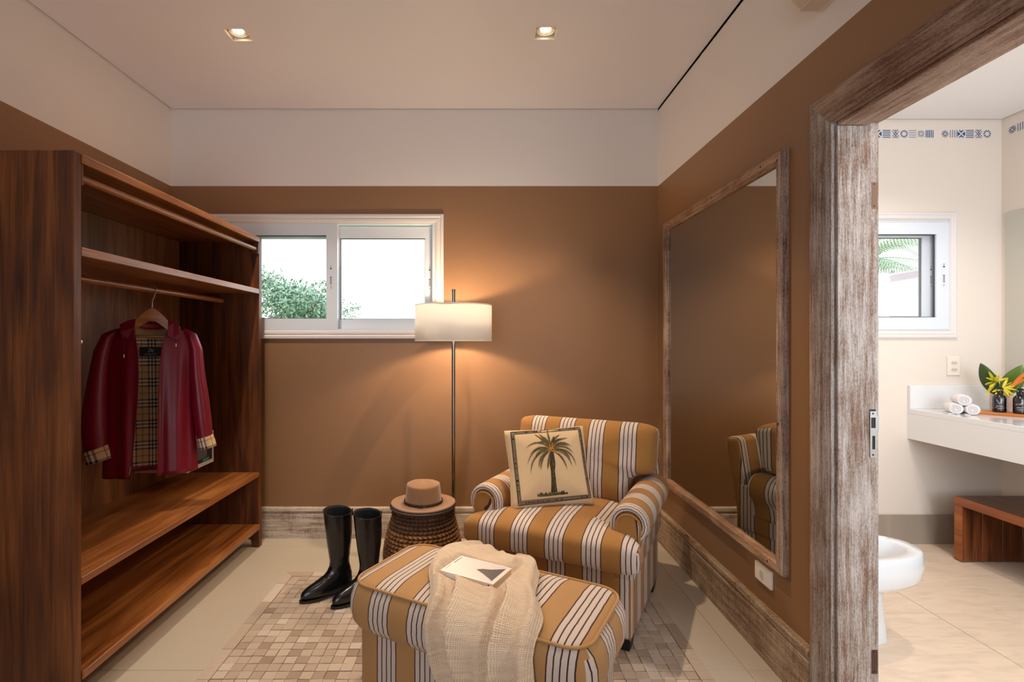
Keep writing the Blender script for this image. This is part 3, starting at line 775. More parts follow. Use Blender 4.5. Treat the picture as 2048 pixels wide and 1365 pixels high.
# ---------------------------------------------------------------- hanger and coat
CT = radians(25); P0 = Vector((-1.62, 2.53)); R2 = Vector((cos(CT), sin(CT))); N2 = Vector((sin(CT), -cos(CT)))
def ca(px):
    d = Vector(((px-960)/F, 1)); t = P0.dot(N2)/d.dot(N2); return (d*t-P0).dot(R2)
def cz(py): return 1.3-(py-683)*.002467
hg = thing('coat_hanger', 'light wooden coat hanger hooked over the lower rod', 'hanger', (P0.x, P0.y, 1.40), CT)
ZH = 1.40
pts = []
for k in range(9): t_ = radians(200-200*k/8-10); pts.append((0, 0, 0))
pts = [(-.001, 0, .068), (-.001, 0, .10), (.004, 0, .118)]+[(.000+.0175*cos(radians(a_)), 0, .1555+.0175*sin(radians(a_))) for a_ in range(-60, 201, 20)]
pts = [(.0, 0, .065), (.0, 0, .098), (.010, 0, .122)]+[(.0+.020*cos(radians(a_)), 0, .152+.020*sin(radians(a_))) for a_ in range(-50, 200, 20)]
m_ = MB(); m_.tube(pts, .0022, 8); build('hook', m_, M['steel'], hg, world=False, smooth=60)
up_, lo_ = [], []
for k in range(-14, 15):
    x = k/14*.185; s = abs(k/14)
    zt_ = .066-.085*s**1.15 if s < .35 else .066-.085*.35**1.15-(s-.35)*.165
    zt_ = .066*math.exp(-(s/.42)**2)*1.0-.075*s+.0
    th_ = .052*(1-s)**.7+.014
    up_.append((x, zt_)); lo_.append((x, zt_-th_))
m_ = MB(); n_ = len(up_)
m_.loft([[(u[0], -w, u[1]-.003), (u[0], -w*.4, u[1]), (u[0], w*.4, u[1]), (u[0], w, u[1]-.003), (l[0], w, l[1]+.002), (l[0], -w, l[1]+.002)] for u, l, w in [(up_[i], lo_[i], .011+.008*(abs(i-14)/14)) for i in range(n_)]], True, True, True)
build('hanger_body', m_, M['wood_hanger'], hg, world=False, smooth=50)
m_ = MB(); m_.tube([(-.19, 0, -.078), (.19, 0, -.078)], .0048, 10); build('trouser_bar', m_, M['wood_hanger'], hg, world=False, smooth=60)

ct = thing('burgundy_coat', 'burgundy raincoat with beige checked lining hanging open in the wardrobe', 'coat', (P0.x, P0.y, 1.0), CT)
ZC0 = 1.0
levels = [(651,250,272,338,350),(657,240,272,338,360),(664,230,273,337,370),(676,216,274,332,384),(700,210,279,326,388),(745,211,282,323,389),(800,213,281,321.5,388),(870,209,275,321.5,391),(925,205.5,270,320.5,395),(947,204.5,268,320,396)]
def lerp_levels(n):
    out = []
    for i in range(n):
        t = i/(n-1); py = levels[0][0]+(levels[-1][0]-levels[0][0])*t**1.15
        for a_, b_ in zip(levels, levels[1:]):
            if a_[0] <= py <= b_[0]+1e-6:
                f = (py-a_[0])/(b_[0]-a_[0]); out.append((py,)+tuple(a_[q]+(b_[q]-a_[q])*f for q in range(1, 5))); break
    return out
LV = lerp_levels(40)
def coat_ring(lv, part, inner=0.0, n=40):
    py, lo, le, re, ro = lv; z = cz(py)-ZC0; aL, aE, bE, aR = ca(lo), ca(le), ca(re), ca(ro)
    hw = (aR-aL)/2; ac = (aL+aR)/2; dn = min(1, (py-651)/200); D = .030+.060*dn**.7
    r = []
    def ripple(a_, amt): return amt*dn*(.55*sin(a_*62+1.0+.3*dn)+.35*sin(a_*34+2.5)+.2*sin(a_*110))
    if part == 'left':   rng = [aE+(aL-aE)*k/n for k in range(n+1)]
    elif part == 'right': rng = [bE+(aR-bE)*k/n for k in range(n+1)]
    else: rng = [aL+(aR-aL)*k/n for k in range(n+1)]
    for a_ in rng:
        x = max(-1, min(1, (a_-ac)/hw)); e = sqrt(max(0, 1-abs(x)**2.4))
        b = D*e if part != 'back' else -D*.75*e
        edge = min(1, (1-abs(x))*6)
        b += ripple(a_, .013)*edge*(1 if part != 'back' else .5)
        if inner: b += (-inner if part != 'back' else inner)
        r.append((a_, -b, z))
    return r
def uvring(r): return [(p[0]+.02, p[2]+.01) for p in r]
for part, nm in (('left', 'front_panel'), ('right', 'front_panel'), ('back', 'back_panel')):
    rs = [coat_ring(l, part) for l in LV]
    m_ = MB(); m_.loft(rs, False)
    o = build(nm, m_, M['coat'], ct, world=False, smooth=180, solid=.0022)
    rs = [coat_ring(l, part, .003) for l in LV[:-1]]
    m_ = MB(); m_.loft(rs, False, uvs=[u for r in rs for u in uvring(r)])
    if part == 'back': build('lining', m_, M['tartan'], ct, world=False, smooth=180)
    else: build('facing', m_, M['coat_dark'], ct, world=False, smooth=180)
# front edge piping, zip pull
for side, idx in (('left', 0), ('right', 0)):
    ed = [coat_ring(l, side)[0] for l in LV]
    m_ = MB(); m_.tube([(p[0], p[1]-.002, p[2]) for p in ed[4:]], .0022, 6); build('front_edge', m_, M['coat'], ct, world=False, smooth=60)
e = coat_ring(LV[-2], 'left')[0]
m_ = MB(); m_.tube([(e[0]-.002, e[1]-.006, e[2]+.035), (e[0]-.006, e[1]-.007, e[2]+.0)], .0022, 6); build('zip_pull', m_, M['steel'], ct, world=False)
# sleeves
def sleeve(pts, w, dpt, nm='sleeve', mat='coat', capped=True, n=26, wr=.003):
    m_ = MB(); rings = []; N_ = 30; uvs = []
    P_ = [Vector(p) for p in pts]
    def samp(lst, t):
        x = t*(len(lst)-1); i = min(int(x), len(lst)-2); f = x-i
        return lst[i]*(1-f)+lst[i+1]*f
    for i in range(N_+1):
        t = i/N_; c = samp(P_, t); ww = samp(w, t); dd = samp(dpt, t)
        tg = (samp(P_, min(1, t+.05))-samp(P_, max(0, t-.05))).normalized(); sx = Vector((0,1,0)).cross(tg).normalized(); sy = tg.cross(sx).normalized()
        ring = []
        for k in range(n):
            q = 2*pi*k/n; wob = 1+wr*8*noise.noise(Vector((cos(q)*1.4, sin(q)*1.4, t*7+pts[0][0]*9)))
            p = c+sx*cos(q)*ww*wob+sy*sin(q)*dd*wob; ring.append(tuple(p)); uvs.append((q/(2*pi)*.22, t*.06+.03))
        rings.append(ring)
    m_.loft(rings, True, False, False, uvs=uvs)
    return build(nm, m_, M[mat], ct, world=False, smooth=180, solid=.002)
def cp3(px, py, b): return Vector((ca(px), -b, cz(py)-ZC0))
def kz(py, px): 
    d = Vector(((px-960)/F, 1)); t = P0.dot(N2)/d.dot(N2); return 1.3-(py-683)/F*t-ZC0
def cp(px, py, b): return Vector((ca(px), -b, kz(py, px)))
sleeve([cp(238,661,.0), cp(216,676,.006), cp(206,705,.012), cp(200,745,.02), cp(195,800,.028), cp(193,850,.03), cp(197,904,.03)], [.010,.026,.034,.037,.046,.054,.050], [.012,.034,.038,.042,.046,.046,.040])
sleeve([cp(366,660,.0), cp(384,674,.006), cp(392,700,.010), cp(395,745,.015), cp(401,800,.02), cp(406,845,.02), cp(411,880,.02)], [.010,.024,.030,.034,.040,.041,.034], [.012,.032,.036,.042,.044,.042,.036])
sleeve([cp(195,895,.031), cp(200,907,.031), cp(204,919,.031)], [.056,.057,.057], [.045,.046,.046], 'cuff', 'tartan', wr=.001)
sleeve([cp(410,872,.021), cp(413,882,.021), cp(416,894,.021)], [.039,.040,.041], [.040,.041,.042], 'cuff', 'tartan', wr=.001)
# shoulders: small caps joining sleeves and body
# collar
def flap(pix, b0, b1, th=.006):
    q = [cp(x, y, b0+(b1-b0)*k) for x, y, k in pix]; n = len(q); m_ = MB()
    off = Vector((0, -th, 0)); m_.add([tuple(p) for p in q]+[tuple(p+off) for p in q], [tuple(range(n-1,-1,-1)), tuple(range(n, 2*n))]+[(i, (i+1)%n, n+(i+1)%n, n+i) for i in range(n)])
    o = build('collar_wing', m_, M['coat'], ct, world=False); bmfix(o)
    md = o.modifiers.new('round', 'BEVEL'); md.width = .003; md.segments = 2
    return o
flap([(273,638,0),(258,642,.3),(242,650,.5),(245,666,.9),(247,680,1),(260,679,1),(273,677,1),(272,657,.6)], .012, .050)
flap([(337,639,0),(349,645,.3),(361,653,.5),(362,668,.9),(361.5,682,1),(349,678,1),(337,672,1),(338,655,.6)], .012, .050)
def band(py0, py1, b, nm, mat, sag=6, x0=268, x1=342):
    m_ = MB(); r0, r1 = [], []
    for k in range(17):
        s = k/16; px = x0+(x1-x0)*s; bb = b-.030*sin(pi*s); sg = sag*sin(pi*s)
        r0.append(tuple(cp(px, py0+sg*.6, bb))); r1.append(tuple(cp(px, py1+sg, bb-.002)))
    m_.loft([r0, r1], False); build(nm, m_, M[mat], ct, world=False, smooth=180, solid=.003)
band(641, 655, .012, 'collar_stand', 'coat', 5)
band(655, 674, .004, 'yoke', 'yoke', 5)
# drawstring ends
for px, py in ((255.5, 713), (356, 692)):
    m_ = MB(); m_.tube([cp(px-.6, py-28 if px < 300 else py-10, .088), cp(px, py-4, .092)], .0016, 6); build('drawstring', m_, M['band'], ct, world=False)
    m_ = MB(); m_.tube([cp(px, py-4, .092), cp(px, py+2, .093)], .0034, 8); build('cord_end', m_, M['steel'], ct, world=False)
# maker's label with a rider emblem
lb = cp(299, 706, -.052)
LX0, LX1, LZ0, LZ1 = ca(277), ca(324), cz(714)-ZC0, cz(695)-ZC0
lo_ = build('label', MB().box(LX0, LX1,   .0275, .0290, LZ0, LZ1), plain('black_label', (14,12,18), .6), ct, world=False, label='black woven label with rider emblem')
def text_mesh(name, txt, size, mat, parent, mtx, ext=.0003):
    cu = bpy.data.curves.new('t', 'FONT'); cu.body = txt; cu.size = size; cu.align_x = 'CENTER'; cu.align_y = 'CENTER'; cu.extrude = ext; cu.resolution_u = 2
    ob = bpy.data.objects.new('t', cu); COL.objects.link(ob); dg = bpy.context.evaluated_depsgraph_get(); dg.update()
    me = bpy.data.meshes.new_from_object(ob.evaluated_get(dg)); bpy.data.objects.remove(ob)
    me.transform(mtx); me.materials.clear(); me.materials.append(mat); me.name = name
    o = bpy.data.objects.new(name, me); COL.objects.link(o); o.parent = parent; return o
RX90 = Matrix.Rotation(pi/2, 4, 'X')
lcx, lcz = (LX0+LX1)/2, (LZ0+LZ1)/2
ink = plain('label_thread', (150,140,140), .7)
text_mesh('lettering', 'BURBERRY', .0115, ink, lo_, Matrix.Translation((lcx, .0272, LZ0+.010)) @ RX90)
em = MB()
for poly in ([(-.012,-.004),(-.006,.001),(.004,.001),(.010,.004),(.012,.0),(.006,-.003),(.012,-.009),(.009,-.010),(.003,-.005),(-.005,-.005),(-.010,-.011),(-.013,-.010)],
             [(-.003,.001),(-.004,.007),(-.001,.010),(.002,.007),(.002,.001)], bar((-.012,.012), (.010,.003), .0012), [(-.014,.008),(-.006,.012),(-.004,.008),(-.010,.005)]):
    em.prism([(lcx+x, lcz+.006+z) for x, z in poly],   .0274, .0270, lambda x, y, z: (x, z, y))
build('emblem', em, ink, lo_, world=False)

# ---------------------------------------------------------------- rug of cowhide patches
rg = thing('patchwork_rug', 'patchwork rug of small square cowhide pieces under the ottoman', 'rug', (-.1, 1.6, 0))
TS, RZ0, RZ1 = .0476, .0005, .006
RXa, RXb, RYb, RYa = -1.084, .895, 2.868, .55
build('backing', MB().box(RXa+.002, RXb-.002, RYa, RYb-.002, .0002, .0035), plain('rug_backing', (120,86,58), .9), rg)
nx = int(round((RXb-RXa-.104)/TS)); tx = (RXb-RXa-.104)/nx; ny = int((RYb-.052-RYa)/TS)
cells = []
def hull_hidden(x, y):
    # under the ottoman / behind furniture as the photograph shows it
    px = 960+x*F/y; py = 683+1.3*F/y
    if y < 1.93: return True
    def inside(poly):
        c = False
        for i in range(len(poly)):
            (ax, ay), (bx_, by_) = poly[i-1], poly[i]
            if (ay > py) != (by_ > py) and px < (bx_-ax)*(py-ay)/(by_-ay)+ax: c = not c
        return c
    return inside([(712,1160),(860,1098),(925,1085),(925,1050),(1270,1060),(1300,1150),(1248,1320),(1215,1365),(720,1365)])
for i in range(nx):
    for j in range(ny):
        x = RXa+.052+(i+.5)*tx; y = RYb-.052-(j+.5)*TS; cells.append((hull_hidden(x, y), y, x, i, j))
rnd = random.Random(5); vis = sorted([c for c in cells if not c[0]], key=lambda c: c[1]); rest = [c for c in cells if c[0]]+vis[296:]; vis = vis[:296]
def patch(mb, x, y, sx, sy, rr, zt=RZ1):
    j = lambda: rr.uniform(-.0014, .0014); g = .0011
    b = [(x-sx/2+g+j(), y-sy/2+g+j()), (x+sx/2-g+j(), y-sy/2+g+j()), (x+sx/2-g+j(), y+sy/2-g+j()), (x-sx/2+g+j(), y+sy/2-g+j())]
    z = zt+rr.uniform(-.0006, .0006); c = (x, y)
    t_ = [((p[0]-c[0])*.95+c[0], (p[1]-c[1])*.95+c[1]) for p in b]
    mb.loft([[(p[0], p[1], .0034) for p in b], [(p[0], p[1], z-.0008) for p in b], [(p[0], p[1], z) for p in t_]], True, False, True)
protos = []
for k in range(6):
    m_ = MB(); patch(m_, 0, 0, tx, TS, rnd)
    me_o = build('hide_patch', m_, M['hide'], rg, world=False); protos.append(me_o)
def place_patch(k, x, y):
    if protos[k].get('used') is None: o = protos[k]; o['used'] = 1
    else:
        o = protos[k].copy(); COL.objects.link(o)
    o.location = (x-rg.location.x, y-rg.location.y, 0)
for c in vis: place_patch(rnd.randrange(6), c[2], c[1])
for q in range(6):
    if protos[q].get('used') is None: place_patch(q, vis[0][2], vis[0][1])
for o in list(rg.children):
    if 'used' in o: del o['used']
m_ = MB()
tones = []
for c in rest:
    n0 = len(m_.v); patch(m_, c[2], c[1], tx, TS, rnd); tv = rnd.uniform(-.5, .5); tones += [tv]*(len(m_.v)-n0)
build('hidden_patches', m_, M['hide'], rg, kind='stuff', tone=tones)
# border strips, mitred at the far corners
def strip(poly):
    m_ = MB(); m_.prism(poly, .0034, RZ1); build('border_strip', m_, M['hide'], rg)
w_ = .050; g = .0012
y = RYb
ylist = [RYb, 2.73]
while ylist[-1] > RYa+.2: ylist.append(ylist[-1]-.1935)
ylist[-1] = RYa
for k in range(len(ylist)-1):
    ya, yb = ylist[k], ylist[k+1]
    if k == 0:
        strip([(RXa, ya), (RXa, yb+g), (RXa+w_, yb+g), (RXa+w_, ya-w_)]); strip([(RXb, ya), (RXb-w_, ya-w_), (RXb-w_, yb+g), (RXb, yb+g)])
    else:
        strip([(RXa, ya-g), (RXa, yb+g), (RXa+w_, yb+g), (RXa+w_, ya-g)]); strip([(RXb, ya-g), (RXb-w_, ya-g), (RXb-w_, yb+g), (RXb, yb+g)])
xl = [RXa]+[RXa+.155+.1935*k for k in range(9)]+[RXb]
for k in range(len(xl)-1):
    a_, b_ = xl[k], xl[k+1]
    strip([(a_+g, RYb), (a_+g+(w_ if k == 0 else 0), RYb-w_), (b_-g-(w_ if k == len(xl)-2 else 0), RYb-w_), (b_-g, RYb)])

# ---------------------------------------------------------------- boots
def boot(name, heel, ang, label, mirror):
    t = thing(name, label, 'boot', (heel[0], heel[1], .0065), ang, 'riding boots')
    tb = [(.016,-.004,.252,.036,.5),(.024,-.008,.256,.041,.5),(.036,-.010,.255,.042,.5),(.048,-.010,.248,.042,.48),(.060,-.010,.232,.041,.45),(.072,-.009,.205,.039,.4),(.085,-.008,.172,.037,.3),
          (.100,-.006,.142,.036,.2),(.118,-.002,.122,.036,.1),(.140,.004,.110,.036,.05),(.165,.006,.107,.037,0),(.20,.002,.112,.040,0),(.25,-.004,.120,.046,0),(.30,-.008,.126,.051,0),(.35,-.008,.132,.055,0),(.39,-.006,.136,.057,0),(.418,-.004,.140,.057,0)]
    rings = []; N_ = 40
    dense = []
    for a_, b_ in zip(tb, tb[1:]):
        for k in range(3): f = k/3; dense.append([a_[q]+(b_[q]-a_[q])*f for q in range(5)])
    dense.append(list(tb[-1]))
    for z, xh, xt, hw, tp in dense:
        ring = []; xc = (xh+xt)/2; ah = (xt-xh)/2
        for k in range(N_):
            q = 2*pi*k/N_; c_, s_ = cos(q), sin(q)
            e = 2.5 if z < .1 else 2.1
            X = xc+ah*(abs(c_)**(2/e))*(1 if c_ > 0 else -1); s2 = (abs(s_)**(2/e))*(1 if s_ > 0 else -1)
            fr = (X-xh)/(xt-xh); wd_ = 1-tp*max(0, fr-.72)*1.9 - tp*.42*max(0, .35-fr)*1.2 - tp*.22*(1 if False else max(0, .18-abs(fr-.42)))
            Y_ = hw*s2*wd_
            zz = z
            if z > .38: zz = z+(z-.38)/.038*(.016*c_*-1*-.3+.012*s_*mirror)
            wr = .0022*noise.noise(Vector((X*30, Y_*30, z*26+ang)))*(1 if .08 < z < .24 else .35)
            ring.append((X*(1), Y_+wr*s_*2, zz+ (.0 if z > .03 else 0)))
        rings.append(ring)
    m_ = MB(); m_.loft(rings, True, True, False)
    sh = build('shaft_and_foot', m_, M['leather'], t, world=False, smooth=180)
    m_ = MB(); inn = [[((p[0]-.066)*.95+.066, p[1]*.95, p[2]) for p in r] for r in rings[-14:]]
    m_.loft([rings[-1]]+inn[::-1], True, False, True); build('lining', m_, M['leather_in'], t, world=False, smooth=180)
    m_ = MB(); m_.tube([tuple(Vector(p)) for p in rings[-1]], .0022, 6, closed=True); build('top_binding', m_, M['leather'], t, world=False, smooth=60)
    # sole: welt plate and stacked heel
    def outline(x0, x1, hw, sc=1.0):
        o = []
        for k in range(36):
            q = 2*pi*k/36; c_, s_ = cos(q), sin(q); X = (x0+x1)/2+(x1-x0)/2*(abs(c_)**.8)*(1 if c_ > 0 else -1); fr = (X-x0)/(x1-x0)
            wd_ = 1-.5*max(0, fr-.75)*1.9-.25*max(0, .3-fr)-(.26*math.exp(-((fr-.40)/.13)**2) if x1-x0 > .15 else 0)
            o.append((X, hw*(abs(s_)**.85)*(1 if s_ > 0 else -1)*wd_))
        return o
    ol = outline(-.012, .262, .045)
    m_ = MB(); m_.loft([[(x*1, y, (.012 if x < .15 else max(.0, .012-(x-.12)*.12)) if i == 0 else (.020 if x < .12 else max(.012, .020-(x-.12)*.06))) for x, y in ol] for i in (0, 1)], True, True, True)
    build('sole', m_, plain('sole_edge', (22,16,14), .35), t, world=False, smooth=40)
    m_ = MB(); m_.prism([(min(x, .058), y*.98) for x, y in outline(-.012, .11, .036)], 0, .017); build('heel', m_, plain('heel_stack', (16,13,13), .3), t, world=False)
    m_ = MB(); m_.tube([(-.012, 0, .415), (-.0125, 0, .40), (-.0125, 0, .378)], .0028, 6); build('zip_pull', m_, M['leather'], t, world=False)
    return t
boot('riding_boot', (-.680, 2.678), radians(217), 'tall black leather riding boot nearer the wardrobe, left of the pair', -1)
boot('riding_boot', (-.520, 2.640), radians(221), 'tall black leather riding boot beside the ottoman, right of the pair', -1)

# ---------------------------------------------------------------- woven barrel table
BC = (-.306, 2.75)
bk = thing('woven_barrel_table', 'dark brown woven rope barrel table under the hat', 'side table', (BC[0], BC[1], .007))
def br(z): 
    t = z/.41
    return .168+.040*sin(pi*min(1, t*1.02+.10))**1.0 - .010*t
rows = 21; rh = .41/rows; SEG = 300; tones = []; rings = []; 
NZ = rows*8
for i in range(NZ+1):
    z = .41*i/NZ; row = min(int(z/rh), rows-1); f = z/rh-row; ring = []
    for k in range(SEG):
        q = 2*pi*k/SEG; dirn = 1 if row % 2 else -1
        ph = (q*46/(2*pi)*1.0+dirn*f*.55+row*.5) % 1.0
        bulge = sin(pi*f)**.6; st = abs(sin(pi*ph))**.5
        jit = noise.noise(Vector((cos(q)*5, sin(q)*5, row*3.3)))
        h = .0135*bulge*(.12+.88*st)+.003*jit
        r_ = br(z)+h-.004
        ring.append((r_*cos(q), r_*sin(q), z)); tones.append(max(0, min(1, (bulge*st)**1.6*1.1+.35*jit)) * (.25 if z > .315 else 1.0))  # shade put into the tone: dark between strands, darker under the hat brim
    rings.append(ring)
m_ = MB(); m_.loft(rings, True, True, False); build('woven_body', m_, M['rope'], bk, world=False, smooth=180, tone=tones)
m_ = MB(); m_.lathe([(.172, .405), (.176, .409), (.176, .414), (.170, .4175)], seg=48, cap0=True, cap1=True); build('top', m_, plain('dark_top', (48,32,24), .6), bk, world=False, smooth=40)

# hat
hz = .4245
ht = thing('felt_hat', 'tan felt hat with dark band resting on the woven barrel table', 'hat', (BC[0]+.002, BC[1], hz), radians(-4))
m_ = MB()
prof = [(.169, .004), (.171, .007), (.169, .010), (.148, .007), (.120, .006), (.104, .010), (.100, .020), (.097, .045), (.093, .075), (.0905, .098), (.0885, .106), (.084, .1085), (.060, .118), (.030, .1235), (.004, .1245)]
rings = []
for r_, z in prof:
    ring = []
    for k in range(64):
        q = 2*pi*k/64; c_, s_ = cos(q), sin(q); crown = z > .05
        x = r_*c_*(1.0 if z < .012 else .98); y = r_*s_*(.98 if z < .012 else 1.0)
        zz = z+(.006*c_*c_ if r_ > .14 else 0)
        if crown: zz += .006*abs(c_)**2*(z-.05)/.07
        ring.append((x, y, zz))
    rings.append(ring)
m_.loft(rings, True, False, True); build('crown_and_brim', m_, M['felt'], ht, world=False, smooth=60)
m_ = MB(); m_.lathe([(.169, .0035), (.120, .003), (.098, .004), (.095, .05)], seg=48, cap1=True); build('underside', m_, M['felt'], ht, world=False, smooth=60)
m_ = MB(); m_.lathe([(.1035, .012), (.1045, .013), (.1032, .0255), (.1015, .0265)], seg=64); build('hat_band', m_, M['band'], ht, world=False, smooth=60)
m_ = MB(); m_.box(-.010, .014, -.1075, -.103, .0105, .027, .001, 1); build('band_keeper', m_, M['band'], ht, world=False)
m_ = MB(); m_.tube([(.022, -.1055, .019), (.022, -.102, .019)], .0022, 8); build('stud', m_, M['steel'], ht, world=False)
for x, z in ((-.012, .062), (0, .0665), (.012, .0635)):
    m_ = MB(); m_.tube([(x, -.0965, z), (x, -.093, z)], .0014, 8); build('eyelet', m_, M['dark'], ht, world=False)

# floor lamp
fp = thing('floor_lamp', 'slim floor lamp with white drum shade behind the woven barrel table', 'lamp', (-.158, 3.05, 0))
m_ = MB(); m_.lathe([(.13, .0), (.132, .004), (.130, .014), (.02, .017)], seg=48, cap0=True, cap1=True); build('base', m_, M['chrome'], fp, world=False, smooth=40)
m_ = MB(); m_.tube([(0,0,.015), (0,0,1.604)], .0105, 20); build('pole', m_, M['chrome'], fp, world=False, smooth=60)
m_ = MB(); m_.lathe([(.0112, 1.595), (.0112, 1.608), (.004, 1.609)], seg=20, cap1=True); build('finial', m_, M['chrome'], fp, world=False, smooth=40)
m_ = MB(); m_.lathe([(.2275, 1.301), (.2275, 1.512)], seg=72); build('shade', m_, M['shade'], fp, world=False, smooth=180, solid=.0014)
for z in (1.301, 1.512):
    m_ = MB(); m_.tube([(.2275*cos(2*pi*k/60), .2275*sin(2*pi*k/60), z) for k in range(60)], .0022, 6, closed=True); build('shade_rim', m_, M['shade'], fp, world=False, smooth=60)
m_ = MB()
for k in range(3): m_.tube([(0,0,1.49), (.226*cos(2*pi*k/3+.5), .226*sin(2*pi*k/3+.5), 1.505)], .002, 6)
build('spider', m_, M['chrome'], fp, world=False)

# ---------------------------------------------------------------- mirror on the right wall
mr = thing('wall_mirror', 'large tall mirror in a rough whitewashed wood frame on the right wall', 'mirror', (XR, 2.585, 1.22))
my0, my1, mz0, mz1, mw, mt = 1.952, 3.222, .398, 2.036, .050, .027
def mframe(a, b, mat):
    mb = MB(); rings = []; pr_ = [(0, 0), (0, .8), (.1, 1), (.72, 1), (.85, .8), (1, .62), (1, 0)]
    for c in (a, b): rings.append([(XR-d*mt, c[0]+c[2]*u*mw, c[1]+c[3]*u*mw) for u, d in pr_])
    mb.loft(rings, True, True, True); bmfix(build('frame_rail', mb, mat, mr))
cs = [(my0, mz0, 1, 1), (my1, mz0, -1, 1), (my1, mz1, -1, -1), (my0, mz1, 1, -1)]
for k in range(4): mframe(cs[k], cs[(k+1) % 4], M['ww_mirror_y'] if k % 2 == 0 else M['ww_mirror_z'])
build('mirror_glass', MB().box(XR-.008, XR-.003, my0+.035, my1-.035, mz0+.035, mz1-.035), M['mirror'], mr)
for (y, z) in ((2.10, mz1-.022), (2.55, mz1-.022), (3.1, mz1-.022), (my0+.022, .98), (my0+.03, 2.0), (2.05, mz0+.02)):
    m_ = MB(); m_.tube([(XR-mt-.0004, y, z), (XR-mt+.001, y, z)], .005, 8); build('knot', m_, M['dark'], mr)
# ---------------------------------------------------------------- armchair
A0 = (.316, 2.27); AR = radians(-28)
ac_ = thing('armchair', 'ochre and white striped rolled-arm armchair in the corner by the mirror', 'armchair', (A0[0], A0[1], 0), AR)
S = M['stripe_seat']
def U(name, mb, uvf, smooth=50, mat=None, **kw): return build(name, mb, mat or S, ac_, world=False, uvf=uvf, smooth=smooth, **kw)
# body: front rail panel, side panels, back
m_ = MB(); m_.box(-.345, .345, .015, .70, .045, .34, .022, 3); U('base', m_, stripe_uv(0, 1, .6))
for sx in (-1, 1):     # welted front stile below each arm
    m_ = MB(); m_.tube([(sx*.337, .021, .05), (sx*.337, .021, .20), (sx*.337, .021, .34)], .005, 8); U('welt', m_, lambda co, n: (.10, co[2]), smooth=60)
# side walls beneath the roll
for sx in (-1, 1):
    m_ = MB(); m_.box(min(sx*.355, sx*.27), max(sx*.355, sx*.27), .012, .72, .30, .54, .012, 2); U('arm_panel', m_, stripe_uv(0, 1, .5, .0))
# outside back frame, leaning back
m_ = MB(); m_.box(-.352, .352, -.045, .050, .0, .50, .032, 4)
m_.xf(Matrix.Translation((0, .665, .29)) @ Matrix.Rotation(radians(-10), 4, 'X')); U('back_frame', m_, stripe_uv(0, 1, .7))
for x, y in ((-.30, .055), (.30, .055), (-.30, .62), (.30, .62)):
    m_ = MB(); m_.loft([[(x+sx*a_, y+sy*a_, z) for sx, sy in ((-1,-1),(1,-1),(1,1),(-1,1))] for a_, z in ((.036, .007), (.041, .055))], True, True, True); build('leg', m_, M['black_leg'], ac_, world=False)
# rolled arms
def arm_outline(sx):
    o = [(-.060, -.16), (-.074, -.08), (-.080, 0)]
    for k in range(1, 15): t = pi-(pi+radians(55))*k/14; o.append((.080*cos(t), .080*sin(t)))
    o += [(.032, -.10), (.026, -.16)]
    o = [(sx*x, z) for x, z in o]
    return roundpoly(o, .02, 2, .02)
for sx in (-1, 1):
    ol = arm_outline(sx); cx_, cz_ = sx*.335, .540; rings = []; uvs = []
    prof = [(.62, .3, 0), (.62, .9, .62), (.60, 1, .60), (.45,1,.45), (.30,1,.30), (.15,1,.15), (.07,1.0,.07), (.035,1.0,.035), (.014,.985,.014), (.004,.95,.004), (0,.90,-.006), (.0,.80,-.018), (.002,.72,-.03), (.006,.68,-.035), (.010,.60,-.04)]
    for v, s, uu in prof:
        w_ = []
        for i, (x, z) in enumerate(ol):
            pl = 1+.012*sin(i*1.9)*(1 if .7 < s < 1 and v < .01 else 0)
            w_.append((cx_+x*s*pl, v, cz_+z*s*pl)); uvs.append((uu+.012, i*.02))
        rings.append(w_)
    m_ = MB(); m_.loft(rings, True, True, True, uvs=uvs); build('rolled_arm', m_, S, ac_, world=False, smooth=60)
    # arch facing with piping
    fo = [(-.047, -.155), (-.050, -.06), (-.050, 0)]+[(.050*cos(pi-pi*k/12), .050*sin(pi-pi*k/12)+.0) for k in range(1, 13)]+[(.044, -.07), (.022, -.155)]
    fo = [(cx_+sx*x, cz_-.006+z) for x, z in fo]
    m_ = MB(); m_.prism(fo, .010, -.004, lambda x, y, z: (x, z, y)); o = build('arm_facing', m_, S, ac_, world=False, uvf=lambda co, n: (.118+max(0, co[0]-cx_-.022)*1.2, co[2])); bmfix(o)
    m_ = MB(); m_.tube([(x, -.005, z) for x, z in fo], .0042, 8); U('piping', m_, lambda co, n: (.115, co[2]), smooth=60)
# T-shaped seat cushion
T = [(-.405, -.105), (.395, -.105), (.400, -.008), (.252, .004), (.250, .50), (-.250, .50), (-.252, .004), (-.405, -.008)]
ol = roundpoly(T, .045, 5, .03)
m_ = puffy(ol, .150, 4.6, .028, 14, (0, .16), .006, wob=.006, wseed=3); m_.xf(Matrix.Translation((0, 0, .425)))
_f = stripe_uv(0, 1, .8); U('seat_cushion', m_, lambda co, n: (_f(co, n)[0]-.030, _f(co, n)[1]), 180)
m_ = MB(); m_.tube([(x, y, .425+.0) for x, y in roundpoly([(p[0]*1.0, p[1]*1.0) for p in T], .045, 5, .03)], .003, 6, closed=True)
# T-shaped back cushion
B = [(-.245, .0), (.245, .0), (.250, .155), (.362, .17), (.372, .40), (.30, .418), (-.30, .418), (-.372, .40), (-.362, .17), (-.250, .155)]
ol = roundpoly(B, .045, 5, .03)
m_ = puffy(ol, .19, 4.0, .020, 14, (0, .24), .01, wob=.008, wseed=9)
m_.xf(Matrix.Translation((0, .470, .470)) @ Matrix.Rotation(radians(90-12), 4, 'X'))
_g = stripe_uv(0, 1, .75); U('back_cushion', m_, lambda co, n: (_g(co, n)[0]-.064, _g(co, n)[1]), 180)

